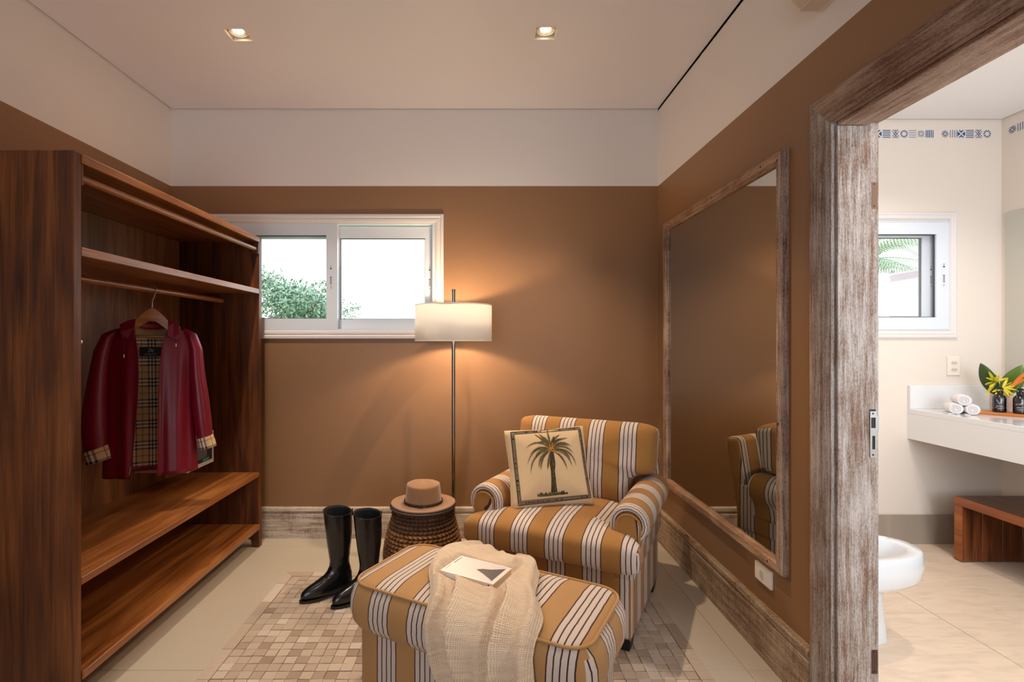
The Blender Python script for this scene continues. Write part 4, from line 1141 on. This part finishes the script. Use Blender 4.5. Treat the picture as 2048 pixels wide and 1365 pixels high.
# palm pillow
pl = thing('palm_pillow', 'cream pillow printed with a palm tree, leaning on the left arm of the armchair', 'pillow', (.33, 2.50, .68))
r_ = Vector((.99, .10, .045)).normalized(); upv = Vector((-.050, .115, .335)); upv = (upv-r_*upv.dot(r_)).normalized(); nn = r_.cross(upv)
PM = Matrix(((r_.x, upv.x, nn.x, .330), (r_.y, upv.y, nn.y, 2.475), (r_.z, upv.z, nn.z, .690), (0,0,0,1)))
PMl = Matrix.Translation((-.33, -2.50, -.68)) @ PM
W_, H_ = .196, .186
ol = []
for k in range(96):
    q = 2*pi*k/96; c_, s_ = cos(q), sin(q); m = max(abs(c_), abs(s_)); sx_, sy_ = c_/m, s_/m
    pinch = 1-.055*(1-min(1, (abs(abs(sx_)-abs(sy_)))**.8*1.0))*0-.05*(1-abs(sx_*sy_))
    ol.append((sx_*W_*pinch, sy_*H_*pinch))
mbp = puffy(ol, .105, 2.3, 0, 16, wob=.004, wseed=4)
bvh = BVHTree.FromPolygons([Vector(p) for p in mbp.v], mbp.f)
vsave = list(mbp.v); mbp.xf(PMl); build('pillow_cover', mbp, M['pillow'], pl, world=False, smooth=180)
m_ = MB(); m_.tube([tuple(PMl @ Vector((x, y, 0))) for x, y in ol], .0035, 6, closed=True); build('seam', m_, M['pillow'], pl, world=False, smooth=60)
def onp(x, y, off=.0012):
    h = bvh.ray_cast(Vector((x, y, .3)), Vector((0,0,-1)))
    z = h[0].z if h[0] else 0
    return tuple(PMl @ Vector((x, y, z+off)))
# bilinear: picture position on the cushion crop -> cushion plane
q00, q10, q11, q01 = Vector((85,215)), Vector((1245,120)), Vector((1420,1270)), Vector((175,1310))
def inv(X, Y):
    u, v = .5, .5
    for _ in range(12):
        p = q00*(1-u)*(1-v)+q10*u*(1-v)+q11*u*v+q01*(1-u)*v; du = (q10-q00)*(1-v)+(q11-q01)*v; dv = (q01-q00)*(1-u)+(q11-q10)*u
        det = du.x*dv.y-du.y*dv.x; ex, ey = X-p.x, Y-p.y
        u += (ex*dv.y-ey*dv.x)/det; v += (du.x*ey-du.y*ex)/det
    return ((2*u-1)*W_, (1-2*v)*H_)
def decal(mb, poly, off=.0012):
    c = [onp(*inv(*p), off) for p in poly]; mb.add(c, [tuple(range(len(c)))])
def stroke(mb, pts, w, off=.0012):
    pts = [Vector(p) for p in pts]; n = len(pts); w = w if hasattr(w, '__len__') else [w]*n; L, R = [], []
    for i, p in enumerate(pts):
        d = (pts[min(i+1, n-1)]-pts[max(i-1, 0)]).normalized(); nrm = Vector((-d.y, d.x))*w[i]/2; L.append(p+nrm); R.append(p-nrm)
    vs = [onp(*inv(*p), off) for p in L]+[onp(*inv(*p), off) for p in R]
    mb.add(vs, [(i, i+1, n+i+1, n+i) for i in range(n-1)])
def seglist(a, b, n=14): a, b = Vector(a), Vector(b); return [a.lerp(b, k/n) for k in range(n+1)]
fr_o = [(160,240),(1185,145),(1360,1180),(262,1250)]; fr_i = [(208,268),(1158,182),(1318,1140),(296,1196)]
m_ = MB(); mb2 = MB()
for k in range(4):
    stroke(m_, seglist(fr_o[k], fr_o[(k+1)%4], 40), 11, .0034); stroke(m_, seglist(fr_i[k], fr_i[(k+1)%4], 40), 7, .0030)
    mid0 = (Vector(fr_o[k])+Vector(fr_i[k]))/2; mid1 = (Vector(fr_o[(k+1)%4])+Vector(fr_i[(k+1)%4]))/2; stroke(mb2, seglist(mid0, mid1, 40), 34, .0022)
rnd = random.Random(2)
for k in range(4):
    mid0 = (Vector(fr_o[k])+Vector(fr_i[k]))/2; mid1 = (Vector(fr_o[(k+1)%4])+Vector(fr_i[(k+1)%4]))/2
    for q in range(16):
        s = rnd.uniform(.03, .97); c = mid0.lerp(mid1, s); a_ = rnd.uniform(5, 14); decal(m_, [c+Vector((a_*cos(t)*rnd.uniform(.6,1.5), a_*sin(t)*.8)) for t in (0,1.2,2.4,3.8,5.1)], .0030)
build('print_frame', m_, M['print_black'], pl, world=False); build('print_band', mb2, M['print_band'], pl, world=False)
d1, d2, d3 = MB(), MB(), MB()
C0 = Vector((742, 500))
tips = [((500,265),.10,1),((575,258),.06,0),((700,212),0,1),((890,268),-.25,0),((1000,325),-.28,1),((1048,450),-.42,0),((1080,552),-.36,1),((1120,722),-.38,0),((1062,742),-.30,1),
        ((980,782),-.22,0),((690,780),.05,1),((592,782),.25,0),((562,765),.30,1),((442,838),.36,0),((395,705),.42,1),((370,478),.40,0),((535,412),.5,1),((440,560),.32,0),((1000,440),-.3,1),((1035,640),-.33,0),((640,300),.1,1),((800,290),-.1,0),((900,330),-.3,0),((500,640),.35,1)]
for (tp, arch, kind) in tips:
    tp = Vector(tp); d = tp-C0; L = d.length; nrm = Vector((-d.y, d.x))/L
    if nrm.y > 0: nrm = -nrm
    pts = []
    for k in range(13):
        s = k/12; pts.append(C0+d*s+nrm*abs(arch)*L*4*s*(1-s)*.62)
    tgt = d1 if kind == 0 else d2
    stroke(tgt, pts, [7-4*k/12 for k in range(13)], .0016)
    for k in range(2, 13):
        for z_ in range(3):
            s = k-z_/3; i0 = int(s); p = pts[i0].lerp(pts[min(i0+1, 12)], s-i0); dr = (pts[min(i0+1,12)]-pts[i0-1]).normalized(); nn_ = Vector((-dr.y, dr.x))
            ln = 46*(sin(pi*min(1, .12+s/13))**.6)*rnd.uniform(.7, 1.1)
            for sg in (-1, 1):
                tip = p+nn_*sg*ln*.55+dr*ln*.85; decal(d1 if (sg > 0 or rnd.random() < .35) else d2, [p-dr*4, p+dr*5, tip], .0013)
for a_, b_ in (((742,500),(660,440)),((742,500),(770,390)),((742,500),(800,420)),((742,510),(880,560)),((735,520),(700,500)),((742,500),(720,420))): stroke(d3, seglist(a_, b_, 5), 13, .0019)
stroke(d1, [(752,520),(757,600),(762,700),(766,800),(775,900),(782,1000),(790,1095)], [50,66,84,60,66,76,96], .0017)
for k in range(46):
    s = rnd.random(); y = 620+s*470; x = 757+s*33+rnd.uniform(-26, 26); decal(d2, [(x-7,y),(x,y-6),(x+8,y),(x,y+7)], .0020)
for k in range(60):
    x = 770+rnd.uniform(-225, 225); y = 1112-((x-770)/225)*14+rnd.uniform(-14, 16); hgt = rnd.uniform(12, 30); decal(d1 if k % 2 else d2, [(x-16, y+8), (x+16, y+8), (x+rnd.uniform(-10,10), y-hgt)], .0015)
stroke(d1, seglist((545,1140), (1005,1100), 12), [4,14,20,24,26,28,28,28,26,22,18,12,4], .0013)
build('palm_print_dark', d1, M['palm1'], pl, world=False); build('palm_print_olive', d2, M['palm2'], pl, world=False); build('palm_print_orange', d3, M['palm3'], pl, world=False)

# ---------------------------------------------------------------- ottoman
O0 = (.012, 1.772); OR = radians(-29.3)
ot = thing('ottoman', 'large ochre and white striped ottoman in front of the armchair', 'ottoman', (O0[0], O0[1], 0), OR)
OW, OD, OZ = .855, .395, .450
def oring(w, d, r, z, dx=0): return [(x+dx, y, z) for x, y in rounded(w, d, r, 8)]
prof = []
for k in range(9):                                   # domed top
    s = .02+.98*(k/8)**.7; prof.append((s, OZ+.026*(1-s**2.6), 0))
rings = [[(x*s, y*s, z) for x, y in rounded(OW, OD, .075, 8)] for s, z, _ in prof][::-1][::-1]
rings = rings[::1]
side = [(.006, .443), (.020, .425), (.030, .395), (.032, .360), (.024, .325), (.008, .302), (-.012, .292), (-.022, .288)]
full = rings+[oring(OW+2*e, OD+2*e, .075+e, z) for e, z in side]
m_ = MB(); m_.loft(full[::-1], True, False, True)
def ouv(co, n):
    if abs(n[0]) > .66 and co[2] < OZ+.004: return (co[1]+.085, co[2])
    return (co[0]+.0, co[1] if n[2] > .6 else co[2])
build('cushion_top', m_, M['stripe_ott'], ot, world=False, uvf=ouv, smooth=180)
m_ = MB(); m_.tube([(x, y, OZ+.001) for x, y in rounded(OW+.006, OD+.006, .078, 8)], .0050, 8, closed=True)
build('piping', m_, M['stripe_ott'], ot, world=False, uvf=lambda co, n: (.12, 0), smooth=60)
m_ = MB(); m_.tube([(x, y, .293) for x, y in rounded(OW-.012, OD-.012, .07, 8)], .004, 8, closed=True)
build('piping', m_, M['stripe_ott'], ot, world=False, uvf=lambda co, n: (.12, 0), smooth=60)
m_ = MB(); m_.loft([oring(OW-.030, OD-.030, .045, z) for z in (.045, .05, .17, .287)], True, True, True)
build('base', m_, M['stripe_ott'], ot, world=False, uvf=ouv, smooth=60)
for sx in (-1, 1):
    for sy in (-1, 1): build('leg', MB().box(sx*.36-.025, sx*.36+.025, sy*.13-.025, sy*.13+.025, .0068, .05, .002, 1), M['black_leg'], ot, world=False)

# throw draped over the ottoman
th = thing('draped_throw', 'cream gauze throw draped over the ottoman and down its front', 'blanket', (O0[0], O0[1], OZ+.03), OR)
path = [(.30, .380), (.235, .420), (.215, .452), (.17, .468), (.08, .478), (0, .480), (-.08, .478), (-.15, .470), (-.187, .458), (-.212, .440), (-.232, .410), (-.237, .37), (-.236, .32), (-.232, .26), (-.228, .18), (-.226, .09), (-.225, .02)]
cum = [0]
for a_, b_ in zip(path, path[1:]): cum.append(cum[-1]+sqrt((a_[0]-b_[0])**2+(a_[1]-b_[1])**2))
def pth(w):
    w = max(0, min(cum[-1]-1e-5, w))
    for i in range(len(path)-1):
        if cum[i+1] >= w: break
    f = (w-cum[i])/(cum[i+1]-cum[i]); a_, b_ = Vector(path[i]), Vector(path[i+1]); p = a_.lerp(b_, f)
    p0 = Vector(path[max(i-1, 0)]); p3 = Vector(path[min(i+2, len(path)-1)]); d = ((b_-p0)*(1-f)+(p3-a_)*f).normalized()
    return p, Vector((d.y, -d.x))
def w_of_v(v):       # arc length at which the path sits above local v on the top
    for i in range(len(path)-1):
        if path[i][0] >= v >= path[i+1][0]: return cum[i]+(cum[i+1]-cum[i])*(path[i][0]-v)/(path[i][0]-path[i+1][0])
    return cum[-1]
w_edge = w_of_v(-.232)
wz = lambda z: w_edge+(.41-z)
LB = [(-.120, w_of_v(.215)), (-.200, w_of_v(.15)), (-.232, w_of_v(.06)), (-.205, w_of_v(-.03)), (-.135, w_of_v(-.13)), (-.095, w_of_v(-.19)), (-.085, w_edge), (-.070, wz(.34)), (-.035, wz(.26)), (-.005, wz(.19)), (.010, wz(.10)), (.012, wz(.03))]
RB = [(.020, w_of_v(.205)), (.085, w_of_v(.19)), (.150, w_of_v(.14)), (.175, w_of_v(.06)), (.210, w_of_v(-.03)), (.255, w_of_v(-.10)), (.285, w_of_v(-.17)), (.292, w_edge+.01), (.300, wz(.32)), (.322, wz(.24)), (.335, wz(.14)), (.340, wz(.03))]
def spl(lst, t):
    x = t*(len(lst)-1); i = min(int(x), len(lst)-2); f = x-i
    p = [Vector(lst[max(0, min(len(lst)-1, j))]) for j in (i-1, i, i+1, i+2)]
    return .5*((2*p[1])+(p[2]-p[0])*f+(2*p[0]-5*p[1]+4*p[2]-p[3])*f*f+(3*p[1]-p[0]-3*p[2]+p[3])*f**3)
def sm(x, a, b): x = max(0, min(1, (x-a)/(b-a))); return x*x*(3-2*x)
# book on the throw
bz = .512
def at_z(px, py, z): Y = (1.3-z)*F/(py-683); return Vector(((px-960)*Y/F, Y, z))
b0, b1, b2, b3 = at_z(877,1138.6,bz), at_z(925,1113.6,bz), at_z(1025,1137,bz), at_z(986.4,1169.5,bz)
cen = (b0+b1+b2+b3)/4; ex = ((b3-b0)+(b2-b1)).normalized(); ang = math.atan2(ex.y, ex.x); bl, bw = .208, .137
th_m = Matrix.Translation((O0[0], O0[1], 0)) @ Matrix.Rotation(OR, 4, 'Z'); bo_i = (Matrix.Translation((cen.x, cen.y, 0)) @ Matrix.Rotation(ang, 4, 'Z')).inverted()
def under_book(x, y, z):
    q = bo_i @ (th_m @ Vector((x, y, 0))); dx_ = max(0, abs(q.x)-bl/2-.004); dy_ = max(0, abs(q.y)-bw/2-.004); lim = bz-.014-.0075-.002+1.1*sqrt(dx_*dx_+dy_*dy_)
    return min(z, lim)
NS, NT = 170, 170; vs, uvs = [], []
for j in range(NT+1):
    t = j/NT
    for i in range(NS+1):
        s = i/NS; L_, R_ = spl(LB, t), spl(RB, t); p = L_.lerp(R_, s)
        h = .020
        # lengthwise folds that fan out from beneath the book
        sc = .30+.22*sm(t, .35, 1.0)
        fold = sm(s, sc-.012, sc+.012)*math.exp(-max(0, s-sc)/.16); gate = sm(t, .26, .42); h += fold*.058*gate-.014*gate*math.exp(-((s-sc+.05)/.035)**2)*(s < sc+.01)
        s2 = .76-.10*sm(t, .3, 1.0); f2 = sm(s, s2-.012, s2+.012)*math.exp(-max(0, s-s2)/.10); h += f2*.046*sm(t, .16, .34)-.012*gate*math.exp(-((s-s2+.05)/.035)**2)*(s < s2+.01)
        for (a_, b_, wd, am) in ((.08, .12, .045, .024), (.62, .52, .040, .016), (.93, .94, .040, .022)):
            c_ = a_+(b_-a_)*t+.015*sin(t*5+a_*9); h += am*math.exp(-((s-c_)/wd)**2)*(.35+.65*sm(t, .22, .5))
        # bunched end on the far side
        far = 1-sm(t, .18, .42)
        h += far*(.022*(.5+.5*noise.noise(Vector((s*3.2, t*9, 1.2))))+.020*math.exp(-((s-.32)/.12)**2)*(1-sm(t, .06, .24))+.024*math.exp(-((s-.80)/.13)**2)*math.exp(-((t-.24)/.10)**2)+.016*math.exp(-((s-.10)/.10)**2))
        # flatter where the book lies
        fb = math.exp(-(((s-.42)/.30)**2+((t-.22)/.12)**2)*1.0); h = h*(1-.55*fb)+.018*.55*fb
        h += .007*noise.noise(Vector((s*4+3, t*9, .5)))+.0010*noise.noise(Vector((s*26, t*40, 2.5)))
        ed = min(s, 1-s, t*1.2); h *= (.25+.75*sm(ed, 0, .05)); h = max(h, .0025)
        c, nrm = pth(p.y); nrm = Vector((nrm.x, nrm.y))
        x = p.x+.008*noise.noise(Vector((s*2, t*9, 7)))*(1 if .02 < s < .98 else 1.6)-.030*gate*fold*math.exp(-max(0, s-sc)/.05)-.024*gate*f2*math.exp(-max(0, s-s2)/.05)
        vs.append((x, c.x+nrm.x*h, under_book(x, c.x+nrm.x*h, c.y+nrm.y*h)-(OZ+.03))); uvs.append((s*.36, t*.95))
fs = [(j*(NS+1)+i, j*(NS+1)+i+1, (j+1)*(NS+1)+i+1, (j+1)*(NS+1)+i) for j in range(NT) for i in range(NS)]
m_ = MB(); m_.add(vs, fs, uvs); build('throw_cloth', m_, M['throw'], th, world=False, smooth=180, solid=.003)

# book on the throw
bo = thing('paperback_book', 'pale paperback with a dark mountain on its cover, lying on the throw', 'book', (cen.x, cen.y, bz-.014), ang)
build('pages', MB().box(-bl/2+.002, bl/2-.002, -bw/2+.001, bw/2-.002, -.0055, .0115), M['page'], bo, world=False)
cv = MB(); cv.box(-bl/2, bl/2, -bw/2, bw/2, .0115, .0130, .0004, 1); cv.box(-bl/2, bl/2, -bw/2, bw/2, -.0070, -.0055, .0004, 1); cv.box(-bl/2, bl/2, -bw/2-.0012, -bw/2, -.0070, .0130, .0004, 1)
build('cover', cv, M['cover'], bo, world=False)
T0 = .0131
build('cover_photo', MB().box(-bl/2+.020, bl/2-.014, -bw/2+.010, bw/2-.006, T0-.0002, T0+.0001), M['cover_grey'], bo, world=False)
mt_ = MB(); mt_.prism([(.002, -.002), (.020, .012), (.034, .016), (.050, .022), (.068, .034), (.089, .050), (.089, .010), (.089, -.052), (.072, -.040), (.055, -.030), (.035, -.018), (.018, -.010)], T0+.0001, T0+.0004); build('mountain_print', mt_, M['mount'], bo, world=False)
for k in range(13): build('title_lettering', MB().box(-bl/2+.0085, -bl/2+.0125-.001*(k%3==1), .004+k*.0042, .0072+k*.0042, T0, T0+.0002), M['mount'], bo, world=False)
for k, (y0, y1) in enumerate(((-.050, -.012),)): build('title_line', MB().box(-bl/2+.009, -bl/2+.0105, y0, y1, T0, T0+.0002), M['mount'], bo, world=False)
build('spine_mark', MB().box(bl/2-.020, bl/2-.014, -bw/2-.0016, -bw/2-.0010, -.002, .008), M['dark'], bo, world=False)
for k in range(9): build('spine_lettering', MB().box(-.045+k*.0072, -.0405+k*.0072, -bw/2-.0016, -bw/2-.0010, .001, .006), M['mount'], bo, world=False)

# ---------------------------------------------------------------- bathroom
ctz = .866
cn = thing('vanity_counter', 'white stone vanity countertop with deep apron along the bathroom right wall', 'countertop', (3.05, 2.3, ctz))
cx0 = 2.747
build('worktop', MB().box(cx0, XBR-.001, .6, YBB-.001, ctz-.03, ctz, .0015, 1), M['quartz'], cn)
build('apron', MB().box(cx0, cx0+.02, .6, YBB-.001, ctz-.192, ctz-.03), M['quartz'], cn)
build('backsplash', MB().box(cx0, XBR-.001, YBB-.022, YBB-.001, ctz, ctz+.150, .0015, 1), M['quartz'], cn)
build('backsplash', MB().box(XBR-.020, XBR-.001, .6, YBB-.022, ctz, ctz+.150, .0015, 1), M['quartz'], cn)
m_ = MB(); m_.loft([[(3.06+x*s, 2.42+y*s, z) for x, y in rounded(.40, .34, .06, 5)] for s, z in ((1, ctz), (1, ctz+.012), (.94, ctz+.012), (.90, ctz+.001), (.4, ctz+.0005))], True, False, True); build('basin', m_, M['porcelain'], cn, smooth=40)
bm_ = thing('bathroom_mirror', 'large frameless mirror on the bathroom right wall above the counter', 'mirror', (XBR, 2.3, 1.55))
build('mirror_glass', MB().box(XBR-.006, XBR-.001, 1.0, 3.262, ctz+.152, 2.118), M['mirror'], bm_)
# towels
def towel(x, y, z, ang, label):
    t = thing('rolled_towel', label, 'towel', (x, y, z), ang, 'rolled hand towels')
    m_ = MB(); rings = []; R_ = .032; Lh = .062
    prof = [(-Lh, .25), (-Lh-.002, .45), (-Lh+.001, .5), (-Lh-.003, .66), (-Lh+.001, .72), (-Lh-.002, .9), (-Lh+.004, 1), (0, 1.02), (Lh-.004, 1), (Lh, .8), (Lh, .3)]
    for x_, s in prof:
        rings.append([(x_, R_*s*cos(2*pi*k/28)*1.05, R_*s*sin(2*pi*k/28)*(.96)+.0) for k in range(28)])
    m_.loft(rings, True, True, True); build('roll', m_, M['towel'], t, world=False, smooth=70)
    m_ = MB(); m_.tube([(-Lh-.0035, R_*(.12+.055*k*.45)*cos(k*.55), R_*(.12+.055*k*.45)*sin(k*.55)) for k in range(26)], .0014, 5); build('spiral_edge', m_, plain('towel_fold', (206,198,200), .95), t, world=False)
    m_ = MB(); m_.box(-Lh+.004, Lh-.004, .006, .034, -.0335, -.0285, .002, 1); build('loose_end', m_, M['towel'], t, world=False)
TA = radians(62)
towel(2.845, 3.080, ctz+.033, TA, 'rolled white towel at the bottom left of the stack on the counter')
towel(2.905, 3.040, ctz+.033, TA, 'rolled white towel at the bottom right of the stack on the counter')
towel(2.876, 3.062, ctz+.085, TA, 'rolled white towel on top of the two others on the counter')
# tray, bottles, vase
ta = radians(-50)
ty = thing('wooden_tray', 'narrow wooden tray under the dark bottles on the counter', 'tray', (3.10, 2.985, ctz), ta)
build('tray_body', MB().box(-.175, .175, -.070, .070, .0, .016, .003, 2), M['wood_tray'], ty, world=False)
def bottle(x, y, label, k):
    t = thing('pump_bottle', label, 'bottle', (x, y, ctz+.016), 0, 'dark pump bottles on the tray')
    m_ = MB(); m_.lathe([(.028, 0), (.031, .003), (.032, .008), (.032, .080), (.030, .090), (.022, .101), (.014, .106), (.0135, .112)], seg=32, cap0=True, cap1=True); build('bottle_body', m_, M['bottle'], t, world=False, smooth=50)
    m_ = MB(); m_.lathe([(.0165, .106), (.0170, .108), (.0170, .124), (.015, .126), (.007, .127), (.006, .134)], seg=24, cap0=True, cap1=True); build('collar', m_, M['bottle_cap'], t, world=False, smooth=40)
    m_ = MB(); m_.lathe([(.010, .133), (.012, .135), (.012, .143), (.009, .146)], seg=20, cap0=True, cap1=True); m_.tube([(0, 0, .140), (-.010, -.026, .139), (-.012, -.031, .134)], [.006, .0045, .004], 8); build('pump_head', m_, M['bottle_cap'], t, world=False, smooth=40)
    R_ = .0323
    def wrapd(mb, poly):      # flat print wrapped on the bottle, facing the doorway
        f0 = radians(-90-45)
        vs_ = [(R_*cos(f0+x/R_), R_*sin(f0+x/R_), z) for x, z in poly]; mb.add(vs_, [tuple(range(len(vs_)))])
    m_ = MB()
    for z, wdt, hh in ((.036, .034, .0024), (.0265, .046, .0008), (.0205, .016, .0022)):
        n_ = 9
        for q in range(n_):
            x0_ = -wdt/2+wdt*q/n_; g_ = .0009 if hh > .001 else 0; wrapd(m_, [(x0_+g_, z-hh/2), (x0_+wdt/n_, z-hh/2), (x0_+wdt/n_, z+hh/2), (x0_+g_, z+hh/2)])
    if k == 0:
        for sg in (-1, 1):
            for a_, b_ in (((0,.058),(.010,.064)), ((.010,.064),(.014,.074)), ((.006,.061),(.008,.070)), ((0,.052),(.009,.055)), ((.003,.048),(.001,.045))): wrapd(m_, [(sg*p[0], p[1]) for p in bar(a_, b_, .0011)])
    else:
        for a_, b_ in (((-.022,.052),(-.012,.058)), ((-.012,.058),(-.002,.056)), ((-.002,.056),(.004,.064)), ((.004,.064),(.012,.062)), ((.012,.062),(.020,.058)), ((-.018,.050),(-.006,.050)), ((-.004,.052),(.006,.057))): wrapd(m_, bar(a_, b_, .0011))
    build('label_print', m_, M['ink_white'], t, world=False)
bottle(3.064, 3.020, 'dark pump bottle with a moth-like drawing, left on the tray', 0)
bottle(3.112, 2.948, 'dark pump bottle with a bird-like drawing, right on the tray', 1)
vs_ = thing('flower_vase', 'small blush vase with tropical leaves behind the bottles', 'vase', (3.185, 3.125, ctz))
m_ = MB(); m_.lathe([(.045, 0), (.052, .004), (.055, .06), (.052, .115), (.048, .120), (.044, .116), (.046, .06), (.03, .02)], seg=36, cap0=True, cap1=True); build('vessel', m_, M['vase'], vs_, world=False, smooth=50)
lf = thing('tropical_bouquet', 'bouquet of dark green, yellow striped and orange tropical leaves in the vase', 'plant', (3.185, 3.125, ctz+.1))
def leaf(base, tip, wmax, mat, curve=.02, name='leaf', nseg=12, fold=.25, roll=None):
    a_, b_ = Vector(base), Vector(tip); d = b_-a_; L = d.length; dn = d.normalized(); vw = Vector((.72, .72, -.1)) if roll is None else Vector(roll)
    sd = dn.cross(vw).normalized(); nm = sd.cross(dn).normalized(); m_ = MB(); rs = []
    for k in range(nseg+1):
        s = k/nseg; c = a_+d*s+nm*curve*4*s*(1-s); w = wmax*(sin(pi*min(1, s**.8*.97+.03))**.8)*.5+.0006
        rs.append([tuple(c-sd*w+nm*w*fold), tuple(c-sd*w*.5+nm*w*fold*.4), tuple(c), tuple(c+sd*w*.5+nm*w*fold*.4), tuple(c+sd*w+nm*w*fold)])
    m_.loft(rs, False); return build(name, m_, M[mat], lf, smooth=180, solid=.0006)
def PB(px, py, Y): return P(px, py, Y)
leaf(PB(1992,790,3.10), PB(1961,727,3.10), .075, 'leaf_dark', .01)
leaf(PB(2010,790,3.12), PB(2044,731,3.05), .095, 'leaf_mid', -.01)
rnd = random.Random(11)
def whorl(c, tips_, Y):
    for (x, y) in tips_:
        leaf(PB(c[0], c[1], Y), PB(x, y, Y+rnd.uniform(-.06, .03)), .0135, 'leaf_yellow', rnd.uniform(-.012, .012), 'striped_leaf', 8, .3)
        leaf(PB(c[0]+.5, c[1]+1.2, Y+.003), PB(x*.93+c[0]*.07, y*.93+c[1]*.07+1.5, Y+rnd.uniform(-.03, .03)), .0065, 'leaf_mid', rnd.uniform(-.01, .01), 'striped_leaf', 8, .3)
whorl((1990,765), [(1977,744),(1972,756),(1970,770),(1979,776),(1986,779),(1996,750),(1999,751),(1971,793),(2014,757),(1983,752),(2003,760),(1976,783),(1992,747)], 3.07)
whorl((2005,777), [(2033,768),(2034,781),(2028,793),(1995,783),(2016,756),(2030,774),(2020,796),(2024,765),(1990,790),(2011,800),(2027,789),(1984,785)], 3.05)
for (a_, b_, w_) in (((2018,780),(2047,752),.018), ((2022,774),(2052,744),.016), ((2026,772),(2056,756),.014), ((2030,768),(2060,738),.012)):
    leaf(PB(*a_, 3.03), PB(*b_, 2.98), w_, 'leaf_orange', .006, 'bract', 8, .5)
m_ = MB(); m_.tube([PB(2010,806,3.12), PB(2006,786,3.10), PB(1998,775,3.08)], .004, 6); m_.tube([PB(2012,806,3.12), PB(2020,788,3.06), PB(2034,768,3.02)], .0035, 6); build('stem', m_, M['leaf_dark'], lf, smooth=60)
# bench
bn = thing('wooden_bench', 'low dark wooden waterfall bench under the vanity counter', 'bench', (3.06, 2.5, 0))
bz_ = .378; b0_, b1_ = 2.828, 3.30
for k in range(4):
    xa = b0_+(b1_-b0_)*k/4; xb = b0_+(b1_-b0_)*(k+1)/4
    build('top_plank', MB().box(xa+.0006, xb-.0006, 1.90, 3.05, bz_-.048, bz_, .002, 1), M['wood_bench_top'], bn)
    build('leg_plank', MB().box(xa+.0006, xb-.0006, 3.002, 3.05, .004, bz_-.049, .002, 1), M['wood_bench'], bn)
    build('leg_plank', MB().box(xa+.0006, xb-.0006, 1.90, 1.948, .004, bz_-.049, .002, 1), M['wood_bench'], bn)
build('edge_band', MB().box(b0_-.004, b0_, 1.90, 3.05, bz_-.048, bz_, .001, 1), M['wood_edge'], bn)
build('edge_band', MB().box(b0_-.004, b0_, 3.002, 3.05, .004, bz_-.048, .001, 1), M['wood_edge'], bn)
# bidet
bd = thing('white_bidet', 'white porcelain bidet just past the door jamb', 'bidet', (1.60, 2.26, 0))
def egg(x0, x1, hw, n=40):
    o = []
    for k in range(n):
        q = 2*pi*k/n; c_, s_ = cos(q), sin(q); x = (x0+x1)/2+(x1-x0)/2*(abs(c_)**.85)*(1 if c_ > 0 else -1); fr = (x-x0)/(x1-x0)
        o.append((x, 2.255+hw*(abs(s_)**.8)*(1 if s_ > 0 else -1)*(1-.35*max(0, fr-.5))))
    return o
rs = []
for (x0, x1, hw, z) in ((1.37,1.782,.088,0), (1.37,1.782,.088,.006), (1.375,1.778,.086,.03), (1.38,1.770,.083,.10), (1.385,1.762,.080,.19), (1.385,1.768,.086,.225), (1.37,1.82,.120,.243), (1.345,1.885,.158,.266), (1.330,1.912,.172,.290), (1.328,1.920,.176,.34), (1.330,1.915,.174,.392), (1.336,1.908,.170,.402),
                        (1.38,1.862,.128,.402), (1.39,1.852,.120,.394), (1.41,1.82,.105,.34), (1.48,1.72,.06,.29), (1.55,1.65,.02,.283)):
    rs.append([(x, y, z) for x, y in egg(x0, x1, hw)])
m_ = MB(); m_.loft(rs, True, True, True); build('bowl', m_, M['porcelain'], bd, smooth=60)
m_ = MB(); m_.tube([(1.40, 2.255, .40), (1.40, 2.255, .45), (1.45, 2.255, .462), (1.47, 2.255, .45)], .009, 10); build('tap', m_, M['steel'], bd, smooth=60)
